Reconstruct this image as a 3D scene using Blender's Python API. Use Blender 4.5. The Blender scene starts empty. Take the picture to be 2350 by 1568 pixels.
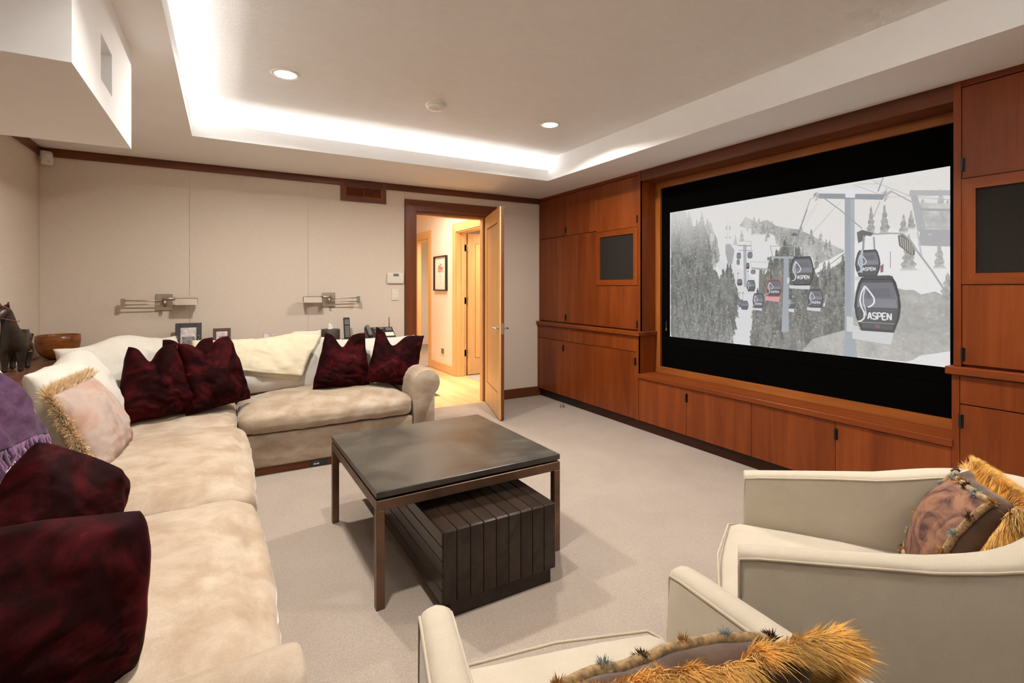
import bpy, bmesh, math, random
import numpy as np
from mathutils import Vector, Matrix, noise

PI = math.pi
SC = bpy.context.scene
COL = SC.collection
random.seed(7)

# ------------------------------------------------------------------ camera, world, exposure
CAM_H = 1.34
cam_data = bpy.data.cameras.new('camera')
cam = bpy.data.objects.new('camera', cam_data)
COL.objects.link(cam)
cam.location = (0, 0, CAM_H)
cam.rotation_euler = (PI / 2, 0, -math.radians(29.813))
cam_data.sensor_width = 36.0
cam_data.lens = 36.0 * 1144.4 / 2350.0
cam_data.shift_y = -(784.0 - 658.4) / 2350.0
cam_data.clip_start = 0.05
cam_data.clip_end = 60
SC.camera = cam
SC.view_settings.view_transform = 'Standard'
SC.view_settings.look = 'None'
SC.view_settings.gamma = 1.0
SC.view_settings.use_curve_mapping = False
EXPOSURE = 1.7
SC.view_settings.exposure = EXPOSURE
world = bpy.data.worlds.new('world')
SC.world = world
world.use_nodes = True
world.node_tree.nodes['Background'].inputs[0].default_value = (0.9, 0.85, 0.8, 1)
world.node_tree.nodes['Background'].inputs[1].default_value = 0.05
SC.cycles.use_denoising = True
SC.cycles.max_bounces = 10
SC.cycles.diffuse_bounces = 8
SC.cycles.glossy_bounces = 3
SC.cycles.sample_clamp_indirect = 6.0
SC.cycles.caustics_reflective = False
SC.cycles.caustics_refractive = False

# room measures (metres); camera stands at the origin
XL, YB, ZC, ZU = -1.262, 5.19, 2.425, 2.648     # left wall, far wall, lower ceiling, tray ceiling
YN = -1.9                                       # wall behind the camera
FU, FL, FT, FS = 3.36, 3.335, 3.38, 3.571       # upper, lower, toe-kick and screen planes of the built-ins
WARM = (1.0, 0.94, 0.86)
NEUT = (1.0, 0.98, 0.95)
CAN_W, CAN_BACK_W, COVE_W, HALL_W = 13.5, 6.3, 3.6, 16.0
CANS = [(0.315, 3.351), (2.263, 3.335), (0.24, 1.60), (2.263, 1.05)]


def area(name, loc, rot, sx, sy, power, color, spread=PI, shape='RECTANGLE'):
    d = bpy.data.lights.new(name, 'AREA')
    d.shape = shape
    d.size = sx
    if shape in ('RECTANGLE', 'ELLIPSE'):
        d.size_y = sy
    d.energy = power
    d.color = color
    d.spread = spread
    o = bpy.data.objects.new(name, d)
    o.location = loc
    o.rotation_euler = rot
    COL.objects.link(o)
    return o


# cove strips lie on the cove floor behind the tray lip and shine up
area('cove_light', (1.32, 4.352, 2.512), (PI, 0, 0), 3.0, 0.012, COVE_W, NEUT)
area('cove_light', (-0.312, 1.65, 2.512), (PI, 0, 0), 0.012, 5.0, COVE_W * 1.7, NEUT)
area('cove_light', (1.32, -1.085, 2.525), (PI, 0, 0), 3.0, 0.04, COVE_W * 4.5, NEUT)  # unseen near strip, added at higher power to brighten the tray ceiling
# hall lamps
area('hall_light', (2.2, 6.6, 2.60), (0, 0, 0), 0.5, 1.6, HALL_W, (1.0, 0.87, 0.72))
area('hall_can_light', (2.35, 6.35, 2.66), (0, 0, 0), 0.14, 0.14, 5.5, (1.0, 0.90, 0.76), math.radians(75), 'DISK')
area('hall_room_light', (3.9, 6.3, 2.2), (0, 0, 0), 0.6, 0.6, 12, (1.0, 0.8, 0.58))
area('hall_room_light', (3.9, 8.5, 2.2), (0, 0, 0), 0.6, 0.6, 14, (1.0, 0.9, 0.75))


# ------------------------------------------------------------------ materials
def srgb(r, g, b):
    f = lambda c: (c / 255.0) / 12.92 if c / 255.0 <= 0.04045 else ((c / 255.0 + 0.055) / 1.055) ** 2.4
    return (f(r), f(g), f(b), 1.0)


def lin(c, k=1.0):
    return (c[0] * k, c[1] * k, c[2] * k, 1.0)


MATS = {}


def base_mat(name):
    m = bpy.data.materials.new(name)
    m.use_nodes = True
    MATS[name] = m
    nt = m.node_tree
    return m, nt, nt.nodes['Principled BSDF'], nt.nodes, nt.links


def tex_coords(nt, scale=(1, 1, 1), rand=False, rot=(0, 0, 0)):
    n, l = nt.nodes, nt.links
    tc = n.new('ShaderNodeTexCoord')
    mp = n.new('ShaderNodeMapping')
    mp.inputs['Scale'].default_value = scale
    mp.inputs['Rotation'].default_value = rot
    if rand:
        oi = n.new('ShaderNodeObjectInfo')
        mul = n.new('ShaderNodeMath')
        mul.operation = 'MULTIPLY'
        mul.inputs[1].default_value = 37.0
        l.new(oi.outputs['Random'], mul.inputs[0])
        add = n.new('ShaderNodeVectorMath')
        add.operation = 'ADD'
        l.new(tc.outputs['Object'], add.inputs[0])
        l.new(mul.outputs[0], add.inputs[1])
        l.new(add.outputs[0], mp.inputs['Vector'])
    else:
        l.new(tc.outputs['Object'], mp.inputs['Vector'])
    return mp.outputs[0]


def noise_node(nt, vec, scale, detail=4, rough=0.6, dist=0.0):
    t = nt.nodes.new('ShaderNodeTexNoise')
    t.inputs['Scale'].default_value = scale
    t.inputs['Detail'].default_value = detail
    t.inputs['Roughness'].default_value = rough
    t.inputs['Distortion'].default_value = dist
    nt.links.new(vec, t.inputs['Vector'])
    return t.outputs['Fac']


def ramp(nt, fac, stops):
    r = nt.nodes.new('ShaderNodeValToRGB')
    el = r.color_ramp.elements
    while len(el) < len(stops):
        el.new(0.5)
    for e, (p, c) in zip(el, stops):
        e.position = p
        e.color = c
    nt.links.new(fac, r.inputs[0])
    return r.outputs[0]


def mix(nt, a, b, fac, mode='MIX'):
    m = nt.nodes.new('ShaderNodeMixRGB')
    m.blend_type = mode
    for s, v in ((m.inputs[0], fac), (m.inputs[1], a), (m.inputs[2], b)):
        if hasattr(v, 'links') or isinstance(v, bpy.types.NodeSocket):
            nt.links.new(v, s)
        else:
            s.default_value = v
    return m.outputs[0]


def bump(nt, bs, height, strength, dist):
    b = nt.nodes.new('ShaderNodeBump')
    b.inputs['Strength'].default_value = strength
    b.inputs['Distance'].default_value = dist
    nt.links.new(height, b.inputs['Height'])
    nt.links.new(b.outputs[0], bs.inputs['Normal'])


def plain(name, color, rough=0.5, metal=0.0, spec=0.5, sheen=0.0, coat=0.0, var=0.0, vscale=8.0, bstr=0.0, bscale=200.0, bdist=0.002):
    m, nt, bs, n, l = base_mat(name)
    bs.inputs['Roughness'].default_value = rough
    bs.inputs['Metallic'].default_value = metal
    bs.inputs['Specular IOR Level'].default_value = spec
    bs.inputs['Sheen Weight'].default_value = sheen
    bs.inputs['Coat Weight'].default_value = coat
    vec = tex_coords(nt)
    f = noise_node(nt, vec, vscale, 4)
    c = ramp(nt, f, [(0.3, lin(color, 1 - var)), (0.7, lin(color, 1 + var))])
    l.new(c, bs.inputs['Base Color'])
    if bstr:
        h = noise_node(nt, vec, bscale, 3)
        bump(nt, bs, h, bstr, bdist)
    return m


def wood(name, dark, mid, light, axis='Z', rough=0.32, fine=1.0, coat=0.0, big=1.0):
    m, nt, bs, n, l = base_mat(name)
    s = {'Z': (9, 9, 0.7), 'Y': (9, 0.7, 9), 'X': (0.7, 9, 9)}[axis]
    vec = tex_coords(nt, s, rand=True)
    f1 = noise_node(nt, vec, 1.0 * big, 5, 0.55, 0.8)
    f2 = noise_node(nt, vec, 9.0 * fine, 4, 0.7, 0.2)
    c1 = ramp(nt, f1, [(0.28, dark), (0.5, mid), (0.74, light)])
    c2 = ramp(nt, f2, [(0.3, (0.76, 0.74, 0.72, 1)), (0.65, (1.05, 1.05, 1.05, 1))])
    c = mix(nt, c1, c2, 0.45, 'MULTIPLY')
    oi = n.new('ShaderNodeObjectInfo')
    hv = n.new('ShaderNodeHueSaturation')
    mr = n.new('ShaderNodeMapRange')
    mr.inputs['To Min'].default_value = 0.92
    mr.inputs['To Max'].default_value = 1.08
    l.new(oi.outputs['Random'], mr.inputs['Value'])
    l.new(mr.outputs[0], hv.inputs['Value'])
    l.new(c, hv.inputs['Color'])
    l.new(hv.outputs[0], bs.inputs['Base Color'])
    bs.inputs['Roughness'].default_value = rough
    bs.inputs['Specular IOR Level'].default_value = 0.3
    bs.inputs['Coat Weight'].default_value = coat
    bump(nt, bs, f2, 0.05, 0.001)
    return m


def fabric(name, color, var=0.12, scale=14, weave=900, rough=0.95, sheen=0.25, bstr=0.15, stretch=(1, 1, 1), dark=None):
    m, nt, bs, n, l = base_mat(name)
    vec = tex_coords(nt, stretch)
    f = noise_node(nt, vec, scale, 6, 0.6)
    g = noise_node(nt, tex_coords(nt), weave, 2, 0.5)
    c = ramp(nt, f, [(0.3, dark or lin(color, 1 - var)), (0.7, lin(color, 1 + var))])
    c2 = ramp(nt, g, [(0.3, (0.86, 0.86, 0.86, 1)), (0.7, (1.08, 1.08, 1.08, 1))])
    l.new(mix(nt, c, c2, 0.7, 'MULTIPLY'), bs.inputs['Base Color'])
    bs.inputs['Roughness'].default_value = rough
    bs.inputs['Specular IOR Level'].default_value = 0.15
    bs.inputs['Sheen Weight'].default_value = sheen
    bs.inputs['Sheen Roughness'].default_value = 0.4
    bump(nt, bs, g, bstr, 0.002)
    return m


def velvet(name, dark, light, tint, scale=6.0, lo=0.42, hi=0.68, sheen=0.8, srough=0.3, stretch=(1, 1, 1), dist=1.2, spec=0.2, crushed=None):
    m, nt, bs, n, l = base_mat(name)
    vec = tex_coords(nt, stretch, rand=True)
    f = noise_node(nt, vec, scale, 7, 0.62, dist)
    f2 = noise_node(nt, vec, scale * 40, 3, 0.6, 0)
    c = ramp(nt, f, [(lo, dark), (hi, light)] + ([(hi + 0.09, crushed)] if crushed else []))  # the optional crushed stop paints sheen highlights into the base colour
    c2 = ramp(nt, f2, [(0.3, (0.82, 0.82, 0.82, 1)), (0.7, (1.1, 1.1, 1.1, 1))])
    l.new(mix(nt, c, c2, 0.6, 'MULTIPLY'), bs.inputs['Base Color'])
    bs.inputs['Roughness'].default_value = 0.75
    bs.inputs['Specular IOR Level'].default_value = spec
    bs.inputs['Sheen Weight'].default_value = sheen
    bs.inputs['Sheen Roughness'].default_value = srough
    bs.inputs['Sheen Tint'].default_value = tint
    bump(nt, bs, f, 0.25, 0.01)
    return m


def emit(name, color, strength):
    m, nt, bs, n, l = base_mat(name)
    bs.inputs['Base Color'].default_value = (0.8, 0.8, 0.8, 1)
    bs.inputs['Emission Color'].default_value = (color[0], color[1], color[2], 1)
    bs.inputs['Emission Strength'].default_value = strength
    return m


# walls and room
plain('plaster', (0.88, 0.88, 0.875), 0.9, spec=0.15, var=0.02, vscale=3, bstr=0.05, bscale=60, bdist=0.002)
m, nt, bs, n, l = base_mat('plaster_trowelled')
v = tex_coords(nt, (1.0, 2.2, 1.0), rot=(0, 0, 0.3))
f = noise_node(nt, v, 4.5, 8, 0.62, 1.6)
f2 = noise_node(nt, v, 22, 4, 0.6, 2.2)
l.new(ramp(nt, f, [(0.3, (0.81, 0.80, 0.785, 1)), (0.7, (0.845, 0.835, 0.82, 1))]), bs.inputs['Base Color'])
bs.inputs['Roughness'].default_value = 0.75
bs.inputs['Specular IOR Level'].default_value = 0.2
rid = ramp(nt, f2, [(0.44, (0, 0, 0, 1)), (0.5, (1, 1, 1, 1)), (0.56, (0, 0, 0, 1))])
sm = mix(nt, f, rid, 0.35)
bump(nt, bs, sm, 0.35, 0.010)

m, nt, bs, n, l = base_mat('wall_fabric')
v = tex_coords(nt, (1.2, 1.2, 14.0))
f = noise_node(nt, v, 22, 5, 0.7)
g = noise_node(nt, tex_coords(nt, (10, 10, 1)), 40, 3, 0.6)
c = ramp(nt, f, [(0.25, (0.615, 0.53, 0.435, 1)), (0.75, (0.735, 0.65, 0.55, 1))])
c2 = ramp(nt, g, [(0.3, (0.94, 0.94, 0.94, 1)), (0.7, (1.03, 1.03, 1.03, 1))])
l.new(mix(nt, c, c2, 0.7, 'MULTIPLY'), bs.inputs['Base Color'])
bs.inputs['Roughness'].default_value = 0.9
bs.inputs['Specular IOR Level'].default_value = 0.15
bump(nt, bs, f, 0.12, 0.002)

m, nt, bs, n, l = base_mat('carpet')
v = tex_coords(nt)
f = noise_node(nt, v, 2.2, 5, 0.6, 0.4)
g = noise_node(nt, v, 190, 4, 0.75)
g2 = noise_node(nt, v, 60, 3, 0.7)
c = ramp(nt, f, [(0.3, (0.37, 0.30, 0.245, 1)), (0.7, (0.42, 0.35, 0.292, 1))])
c2 = ramp(nt, g, [(0.3, (0.5, 0.5, 0.5, 1)), (0.66, (1.2, 1.2, 1.2, 1))])
c3 = ramp(nt, g2, [(0.3, (0.9, 0.9, 0.9, 1)), (0.7, (1.06, 1.06, 1.06, 1))])
l.new(mix(nt, mix(nt, c, c2, 0.75, 'MULTIPLY'), c3, 0.8, 'MULTIPLY'), bs.inputs['Base Color'])
bs.inputs['Roughness'].default_value = 1.0
bs.inputs['Specular IOR Level'].default_value = 0.05
bs.inputs['Sheen Weight'].default_value = 0.2
bump(nt, bs, g, 0.6, 0.006)

CH_D, CH_M, CH_L = (0.150, 0.029, 0.0055, 1), (0.205, 0.044, 0.008, 1), (0.265, 0.064, 0.012, 1)
wood('cherry', CH_D, CH_M, CH_L, 'Z')
wood('cherry_rail', CH_D, CH_M, CH_L, 'Y')
wood('cherry_trim', (0.085, 0.024, 0.009, 1), (0.135, 0.038, 0.013, 1), (0.19, 0.058, 0.02, 1), 'X')
wood('cherry_trim_y', (0.085, 0.024, 0.009, 1), (0.135, 0.038, 0.013, 1), (0.19, 0.058, 0.02, 1), 'Y')
wood('cherry_trim_z', (0.10, 0.029, 0.010, 1), (0.16, 0.047, 0.015, 1), (0.22, 0.07, 0.023, 1), 'Z')
wood('screen_frame_wood', (0.23, 0.065, 0.014, 1), (0.34, 0.105, 0.022, 1), (0.46, 0.16, 0.035, 1), 'Y')
wood('screen_frame_wood_z', (0.23, 0.065, 0.014, 1), (0.34, 0.105, 0.022, 1), (0.46, 0.16, 0.035, 1), 'Z')
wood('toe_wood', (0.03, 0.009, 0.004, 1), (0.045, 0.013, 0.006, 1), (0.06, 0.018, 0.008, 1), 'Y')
wood('ledge_wood', (0.10, 0.042, 0.022, 1), (0.16, 0.07, 0.038, 1), (0.22, 0.10, 0.055, 1), 'Y')
wood('maple', (0.60, 0.35, 0.14, 1), (0.66, 0.40, 0.17, 1), (0.72, 0.46, 0.21, 1), 'Z', rough=0.35)
wood('maple_x', (0.66, 0.41, 0.18, 1), (0.72, 0.465, 0.215, 1), (0.77, 0.52, 0.26, 1), 'Y', rough=0.35)
wood('maple_floor', (0.60, 0.38, 0.17, 1), (0.68, 0.45, 0.22, 1), (0.76, 0.53, 0.28, 1), 'Y', rough=0.25)
wood('box_wood', (0.016, 0.010, 0.007, 1), (0.026, 0.016, 0.011, 1), (0.036, 0.023, 0.016, 1), 'Y', rough=0.22)
wood('bowl_wood', (0.11, 0.03, 0.008, 1), (0.24, 0.075, 0.018, 1), (0.36, 0.13, 0.03, 1), 'X', rough=0.3, big=2.0)
plain('hall_wall', (0.78, 0.68, 0.58), 0.8, spec=0.2, var=0.01)
plain('black_metal', (0.012, 0.010, 0.009), 0.35, spec=0.5)
plain('grille_cloth', (0.024, 0.020, 0.017), 0.9, spec=0.1, var=0.25, vscale=300, bstr=0.3, bscale=500)
plain('screen_black', (0.0022, 0.002, 0.0019), 0.9, spec=0.02)
plain('nickel', (0.50, 0.44, 0.37), 0.36, metal=1.0, var=0.05, vscale=40)
plain('satin_nickel', (0.40, 0.345, 0.28), 0.5, metal=1.0)
plain('chrome', (0.72, 0.68, 0.62), 0.15, metal=1.0)
plain('bronze', (0.16, 0.095, 0.062), 0.38, metal=0.85, var=0.3, vscale=7)
m = plain('white_plastic', (0.72, 0.67, 0.58), 0.4, spec=0.4)
plain('black_plastic', (0.02, 0.019, 0.019), 0.35, spec=0.5)
plain('grey_plastic', (0.16, 0.15, 0.14), 0.4, spec=0.4)
plain('lcd', (0.16, 0.17, 0.15), 0.25)
plain('key_grey', (0.30, 0.29, 0.28), 0.5)
emit('led_green', srgb(150, 200, 60), 0.3)
plain('green_plastic', (0.02, 0.09, 0.05), 0.3)
emit('lamp_white', (1.0, 0.95, 0.86), 6.0)
m, nt, bs, n, l = base_mat('table_stone')
v = tex_coords(nt)
f = noise_node(nt, v, 3.2, 6, 0.6, 0.6)
g = noise_node(nt, v, 320, 2, 0.6)
c = ramp(nt, f, [(0.34, (0.020, 0.018, 0.014, 1)), (0.66, (0.075, 0.063, 0.046, 1))])
l.new(mix(nt, c, ramp(nt, g, [(0.35, (0.75, 0.75, 0.75, 1)), (0.7, (1.15, 1.15, 1.15, 1))]), 0.6, 'MULTIPLY'), bs.inputs['Base Color'])
l.new(ramp(nt, f, [(0.3, (0.27, 0.27, 0.27, 1)), (0.7, (0.44, 0.44, 0.44, 1))]), bs.inputs['Roughness'])
bs.inputs['Specular IOR Level'].default_value = 0.55
bump(nt, bs, g, 0.12, 0.001)
# soft goods
velvet('sofa_velvet', (0.325, 0.235, 0.16, 1), (0.46, 0.38, 0.295, 1), (1, 0.95, 0.85, 1), scale=5.5, lo=0.38, hi=0.66, sheen=0.35, srough=0.4, stretch=(1.0, 1.0, 2.0), dist=0.35)  # lighter patches paint highlights on the pile into the colour
velvet('red_velvet', (0.012, 0.0014, 0.0018, 1), (0.055, 0.0045, 0.006, 1), (0.5, 0.02, 0.03, 1), scale=5.0, lo=0.46, hi=0.64, sheen=0.08, srough=0.3, dist=1.1, spec=0.05, crushed=(0.21, 0.022, 0.034, 1))  # brightest red is painted sheen on the crushed nap
fabric('white_linen', (0.63, 0.595, 0.535), 0.05, 9, 520, sheen=0.15)
fabric('cream_linen', (0.45, 0.395, 0.31), 0.05, 9, 620, sheen=0.15)
fabric('cream_welt', (0.44, 0.38, 0.29), 0.05, 9, 620, sheen=0.1)
fabric('knit_cream', (0.66, 0.585, 0.43), 0.05, 6, 300, sheen=0.2)
fabric('purple_wool', (0.072, 0.030, 0.070), 0.45, 14, 220, sheen=0.12, bstr=0.5, stretch=(1, 1, 3))
fabric('purple_yarn', (0.17, 0.085, 0.165), 0.3, 30, 300, sheen=0.35)
fabric('gold_fur', (0.72, 0.42, 0.10), 0.36, 16, 200, rough=0.55, sheen=0.5, bstr=0.05)
fabric('tan_fur', (0.76, 0.60, 0.38), 0.35, 60, 200, rough=0.7, sheen=0.4, bstr=0.05)
fabric('brown_velvet', (0.075, 0.042, 0.026), 0.3, 16, 300, sheen=0.4)
fabric('tuft_brown', (0.085, 0.030, 0.012), 0.3, 40, 300)
fabric('tuft_blue', (0.32, 0.37, 0.37), 0.25, 40, 300)
fabric('tuft_gold', (0.42, 0.22, 0.07), 0.3, 40, 300)
fabric('braid', (0.30, 0.20, 0.10), 0.6, 90, 300)
m, nt, bs, n, l = base_mat('scenic_cloth')
v = tex_coords(nt, (1, 1.6, 1))
f = noise_node(nt, v, 2.6, 5, 0.55, 0.5)
g = noise_node(nt, tex_coords(nt, (2.2, 1, 1)), 5.0, 5, 0.6, 0.7)
c = ramp(nt, f, [(0.34, (0.33, 0.25, 0.225, 1)), (0.48, (0.41, 0.32, 0.275, 1)), (0.60, (0.39, 0.24, 0.175, 1)), (0.70, (0.25, 0.175, 0.15, 1))])
c2 = ramp(nt, g, [(0.34, (0.62, 0.56, 0.54, 1)), (0.46, (1, 1, 1, 1))])
l.new(mix(nt, c, c2, 0.55, 'MULTIPLY'), bs.inputs['Base Color'])
bs.inputs['Roughness'].default_value = 0.85
bs.inputs['Specular IOR Level'].default_value = 0.15
m, nt, bs, n, l = base_mat('toile_brown')
v = tex_coords(nt)
f = noise_node(nt, v, 8.0, 6, 0.6, 2.2)
c = ramp(nt, f, [(0.36, (0.060, 0.028, 0.030, 1)), (0.46, (0.16, 0.075, 0.05, 1)), (0.6, (0.27, 0.135, 0.08, 1))])
l.new(c, bs.inputs['Base Color'])
bs.inputs['Roughness'].default_value = 0.7
bs.inputs['Specular IOR Level'].default_value = 0.2
plain('horse_leather', (0.030, 0.021, 0.016), 0.33, spec=0.5, var=0.35, vscale=16, bstr=0.2, bscale=50)
plain('cord_orange', (0.42, 0.13, 0.04), 0.6)
plain('brass', (0.70, 0.48, 0.18), 0.25, metal=1.0)
plain('tissue_paper', (0.85, 0.82, 0.76), 0.9)
plain('cover_bronze', (0.07, 0.055, 0.042), 0.45, metal=0.3, var=0.2)
plain('photo_grey', (0.20, 0.20, 0.21), 0.4, var=0.75, vscale=38)
plain('photo_pale', (0.58, 0.52, 0.50), 0.4, var=0.4, vscale=26)
plain('photo_rose', (0.60, 0.46, 0.46), 0.4, var=0.35, vscale=24)
plain('frame_slate', (0.035, 0.038, 0.038), 0.4)
plain('frame_weave', (0.085, 0.050, 0.030), 0.6, var=0.5, vscale=120)
plain('paper_white', (0.80, 0.76, 0.70), 0.8)
plain('ink_red', (0.62, 0.16, 0.12), 0.8)
plain('ink_grey', (0.32, 0.26, 0.24), 0.8)
plain('slate_floor', (0.30, 0.29, 0.28), 0.6)
plain('hinge_brass', (0.40, 0.33, 0.24), 0.3, metal=1.0)


# ------------------------------------------------------------------ mesh helpers
def to_mesh(name, bm, mat, parent=None, smooth=False, loc=None):
    me = bpy.data.meshes.new(name)
    bmesh.ops.recalc_face_normals(bm, faces=bm.faces)
    bm.to_mesh(me)
    bm.free()
    if isinstance(mat, (list, tuple)):
        for x in mat:
            me.materials.append(MATS[x])
    else:
        me.materials.append(MATS[mat])
    if smooth:
        me.polygons.foreach_set('use_smooth', [True] * len(me.polygons))
    o = bpy.data.objects.new(name, me)
    COL.objects.link(o)
    if parent is not None:
        o.parent = parent
    if loc is not None:
        o.location = loc
    return o


def thing(name, label, cat, loc=(0, 0, 0), rotz=0.0, group=None):
    o = bpy.data.objects.new(name, None)
    o.empty_display_size = 0.1
    COL.objects.link(o)
    o.location = loc
    o.rotation_euler = (0, 0, rotz)
    o['label'] = label
    o['category'] = cat
    if group:
        o['group'] = group
    return o


def tag(o, label, cat, group=None):
    o['label'] = label
    o['category'] = cat
    if group:
        o['group'] = group
    return o


def struct(o):
    o['kind'] = 'structure'
    return o


def box(bm, x0, x1, y0, y1, z0, z1, bev=0.0, seg=1):
    r = bmesh.ops.create_cube(bm, size=1.0)
    vs = r['verts']
    for v in vs:
        v.co = Vector((x0 + (v.co.x + 0.5) * (x1 - x0), y0 + (v.co.y + 0.5) * (y1 - y0), z0 + (v.co.z + 0.5) * (z1 - z0)))
    if bev > 0:
        es = list({e for v in vs for e in v.link_edges})
        bmesh.ops.bevel(bm, geom=es, offset=bev, segments=seg, affect='EDGES', profile=0.5)
    return bm


def B(x0, x1, y0, y1, z0, z1, bev=0.0, seg=1):
    return box(bmesh.new(), x0, x1, y0, y1, z0, z1, bev, seg)


def shift(bm, d):
    bmesh.ops.translate(bm, verts=bm.verts, vec=Vector(d))
    return bm


def wpart(name, bm, mat, T, smooth=False, label=None):
    """a part given in world coordinates, stored relative to its thing T (T is never rotated)"""
    p, q = Vector(), T
    while q is not None:
        p += q.location
        q = q.parent
    shift(bm, -p)
    o = to_mesh(name, bm, mat, T, smooth)
    if label:
        o['label'] = label
    return o


def cyl(bm, p, q, r, n=12, r2=None, caps=True):
    p, q = Vector(p), Vector(q)
    d = (q - p)
    z = d.normalized()
    a = z.orthogonal().normalized()
    b = z.cross(a)
    r2 = r if r2 is None else r2
    A = [bm.verts.new(p + r * (math.cos(2 * PI * i / n) * a + math.sin(2 * PI * i / n) * b)) for i in range(n)]
    Bv = [bm.verts.new(q + r2 * (math.cos(2 * PI * i / n) * a + math.sin(2 * PI * i / n) * b)) for i in range(n)]
    for i in range(n):
        bm.faces.new((A[i], A[(i + 1) % n], Bv[(i + 1) % n], Bv[i]))
    if caps:
        bm.faces.new(A[::-1])
        bm.faces.new(Bv)
    return bm


def tube(bm, pts, r, n=6, closed=False):
    pts = [Vector(p) for p in pts]
    N = len(pts)
    rings = []
    up = None
    for i in range(N):
        if closed:
            t = pts[(i + 1) % N] - pts[i - 1]
        else:
            t = pts[min(i + 1, N - 1)] - pts[max(i - 1, 0)]
        t.normalize()
        if up is None:
            up = t.orthogonal().normalized()
        up = (up - t * up.dot(t))
        if up.length < 1e-6:
            up = t.orthogonal()
        up.normalize()
        b = t.cross(up)
        rings.append([bm.verts.new(pts[i] + r * (math.cos(2 * PI * k / n) * up + math.sin(2 * PI * k / n) * b)) for k in range(n)])
    m = N if closed else N - 1
    for i in range(m):
        R0, R1 = rings[i], rings[(i + 1) % N]
        for k in range(n):
            bm.faces.new((R0[k], R0[(k + 1) % n], R1[(k + 1) % n], R1[k]))
    if not closed:
        bm.faces.new(rings[0][::-1])
        bm.faces.new(rings[-1])
    return bm


def lathe(bm, prof, c=(0, 0, 0), n=32):
    rings = []
    for r, z in prof:
        rings.append([bm.verts.new((c[0] + r * math.cos(2 * PI * k / n), c[1] + r * math.sin(2 * PI * k / n), c[2] + z)) for k in range(n)])
    for R0, R1 in zip(rings, rings[1:]):
        for k in range(n):
            bm.faces.new((R0[k], R0[(k + 1) % n], R1[(k + 1) % n], R1[k]))
    bm.faces.new(rings[0][::-1])
    bm.faces.new(rings[-1])
    return bm


def prism(bm, poly, axis, a, b):
    """extrude polygon (2D) along axis from a to b; poly coords are the two other axes in order"""
    def mk(p, t):
        if axis == 'X':
            return (t, p[0], p[1])
        if axis == 'Y':
            return (p[0], t, p[1])
        return (p[0], p[1], t)
    A = [bm.verts.new(mk(p, a)) for p in poly]
    Bv = [bm.verts.new(mk(p, b)) for p in poly]
    k = len(poly)
    for i in range(k):
        bm.faces.new((A[i], A[(i + 1) % k], Bv[(i + 1) % k], Bv[i]))
    bm.faces.new(A[::-1])
    bm.faces.new(Bv)
    return bm


def fbm(p, s, o=0.0, octv=3):
    v, a = 0.0, 1.0
    q = Vector(p) * s + Vector((o, o * 1.7, o * 0.3))
    for _ in range(octv):
        v += a * noise.noise(q)
        q = q * 2.03
        a *= 0.5
    return v


def cushion(w, d, h, r=0.06, crown=0.03, bulge=(0.02, 0.02, 0.02, 0.02), seed=0, wr=0.006, n=22):
    """soft box cushion, centred in x/y, standing on z=0; bulge = (+x,-x,+y,-y)"""
    bm = bmesh.new()
    bmesh.ops.create_cube(bm, size=2.0)
    bmesh.ops.subdivide_edges(bm, edges=list(bm.edges), cuts=n, use_grid_fill=True)
    for v in bm.verts:
        x, y, z = v.co
        # push samples towards the rims so that the rounding keeps enough points
        q = Vector((x * w / 2, y * d / 2, z * h / 2))
        i = Vector((max(-w / 2 + r, min(w / 2 - r, q.x)), max(-d / 2 + r, min(d / 2 - r, q.y)), max(-h / 2 + r * 0.9, min(h / 2 - r * 0.9, q.z))))
        dd = q - i
        if dd.length > 1e-6:
            ax = dd.copy()
            ax.normalize()
            q = i + ax * min(r, max(abs(dd.x), abs(dd.y), abs(dd.z)))
        t = (z + 1) / 2
        q.z += crown * t * (1 - abs(x) ** 2.4) * (1 - abs(y) ** 2.4)
        k = 1 - z * z
        q.x += (bulge[0] if x > 0 else -bulge[1]) * abs(x) ** 3 * k * (1 - 0.5 * y * y)
        q.y += (bulge[2] if y > 0 else -bulge[3]) * abs(y) ** 3 * k * (1 - 0.5 * x * x)
        nn = Vector((x ** 3, y ** 3, z ** 3))
        if nn.length > 0:
            nn.normalize()
        q += nn * wr * (fbm(q, 5.0, seed) + 0.5 * fbm(q, 14.0, seed + 3))
        q.z += h / 2
        v.co = q
    return bm


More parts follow.
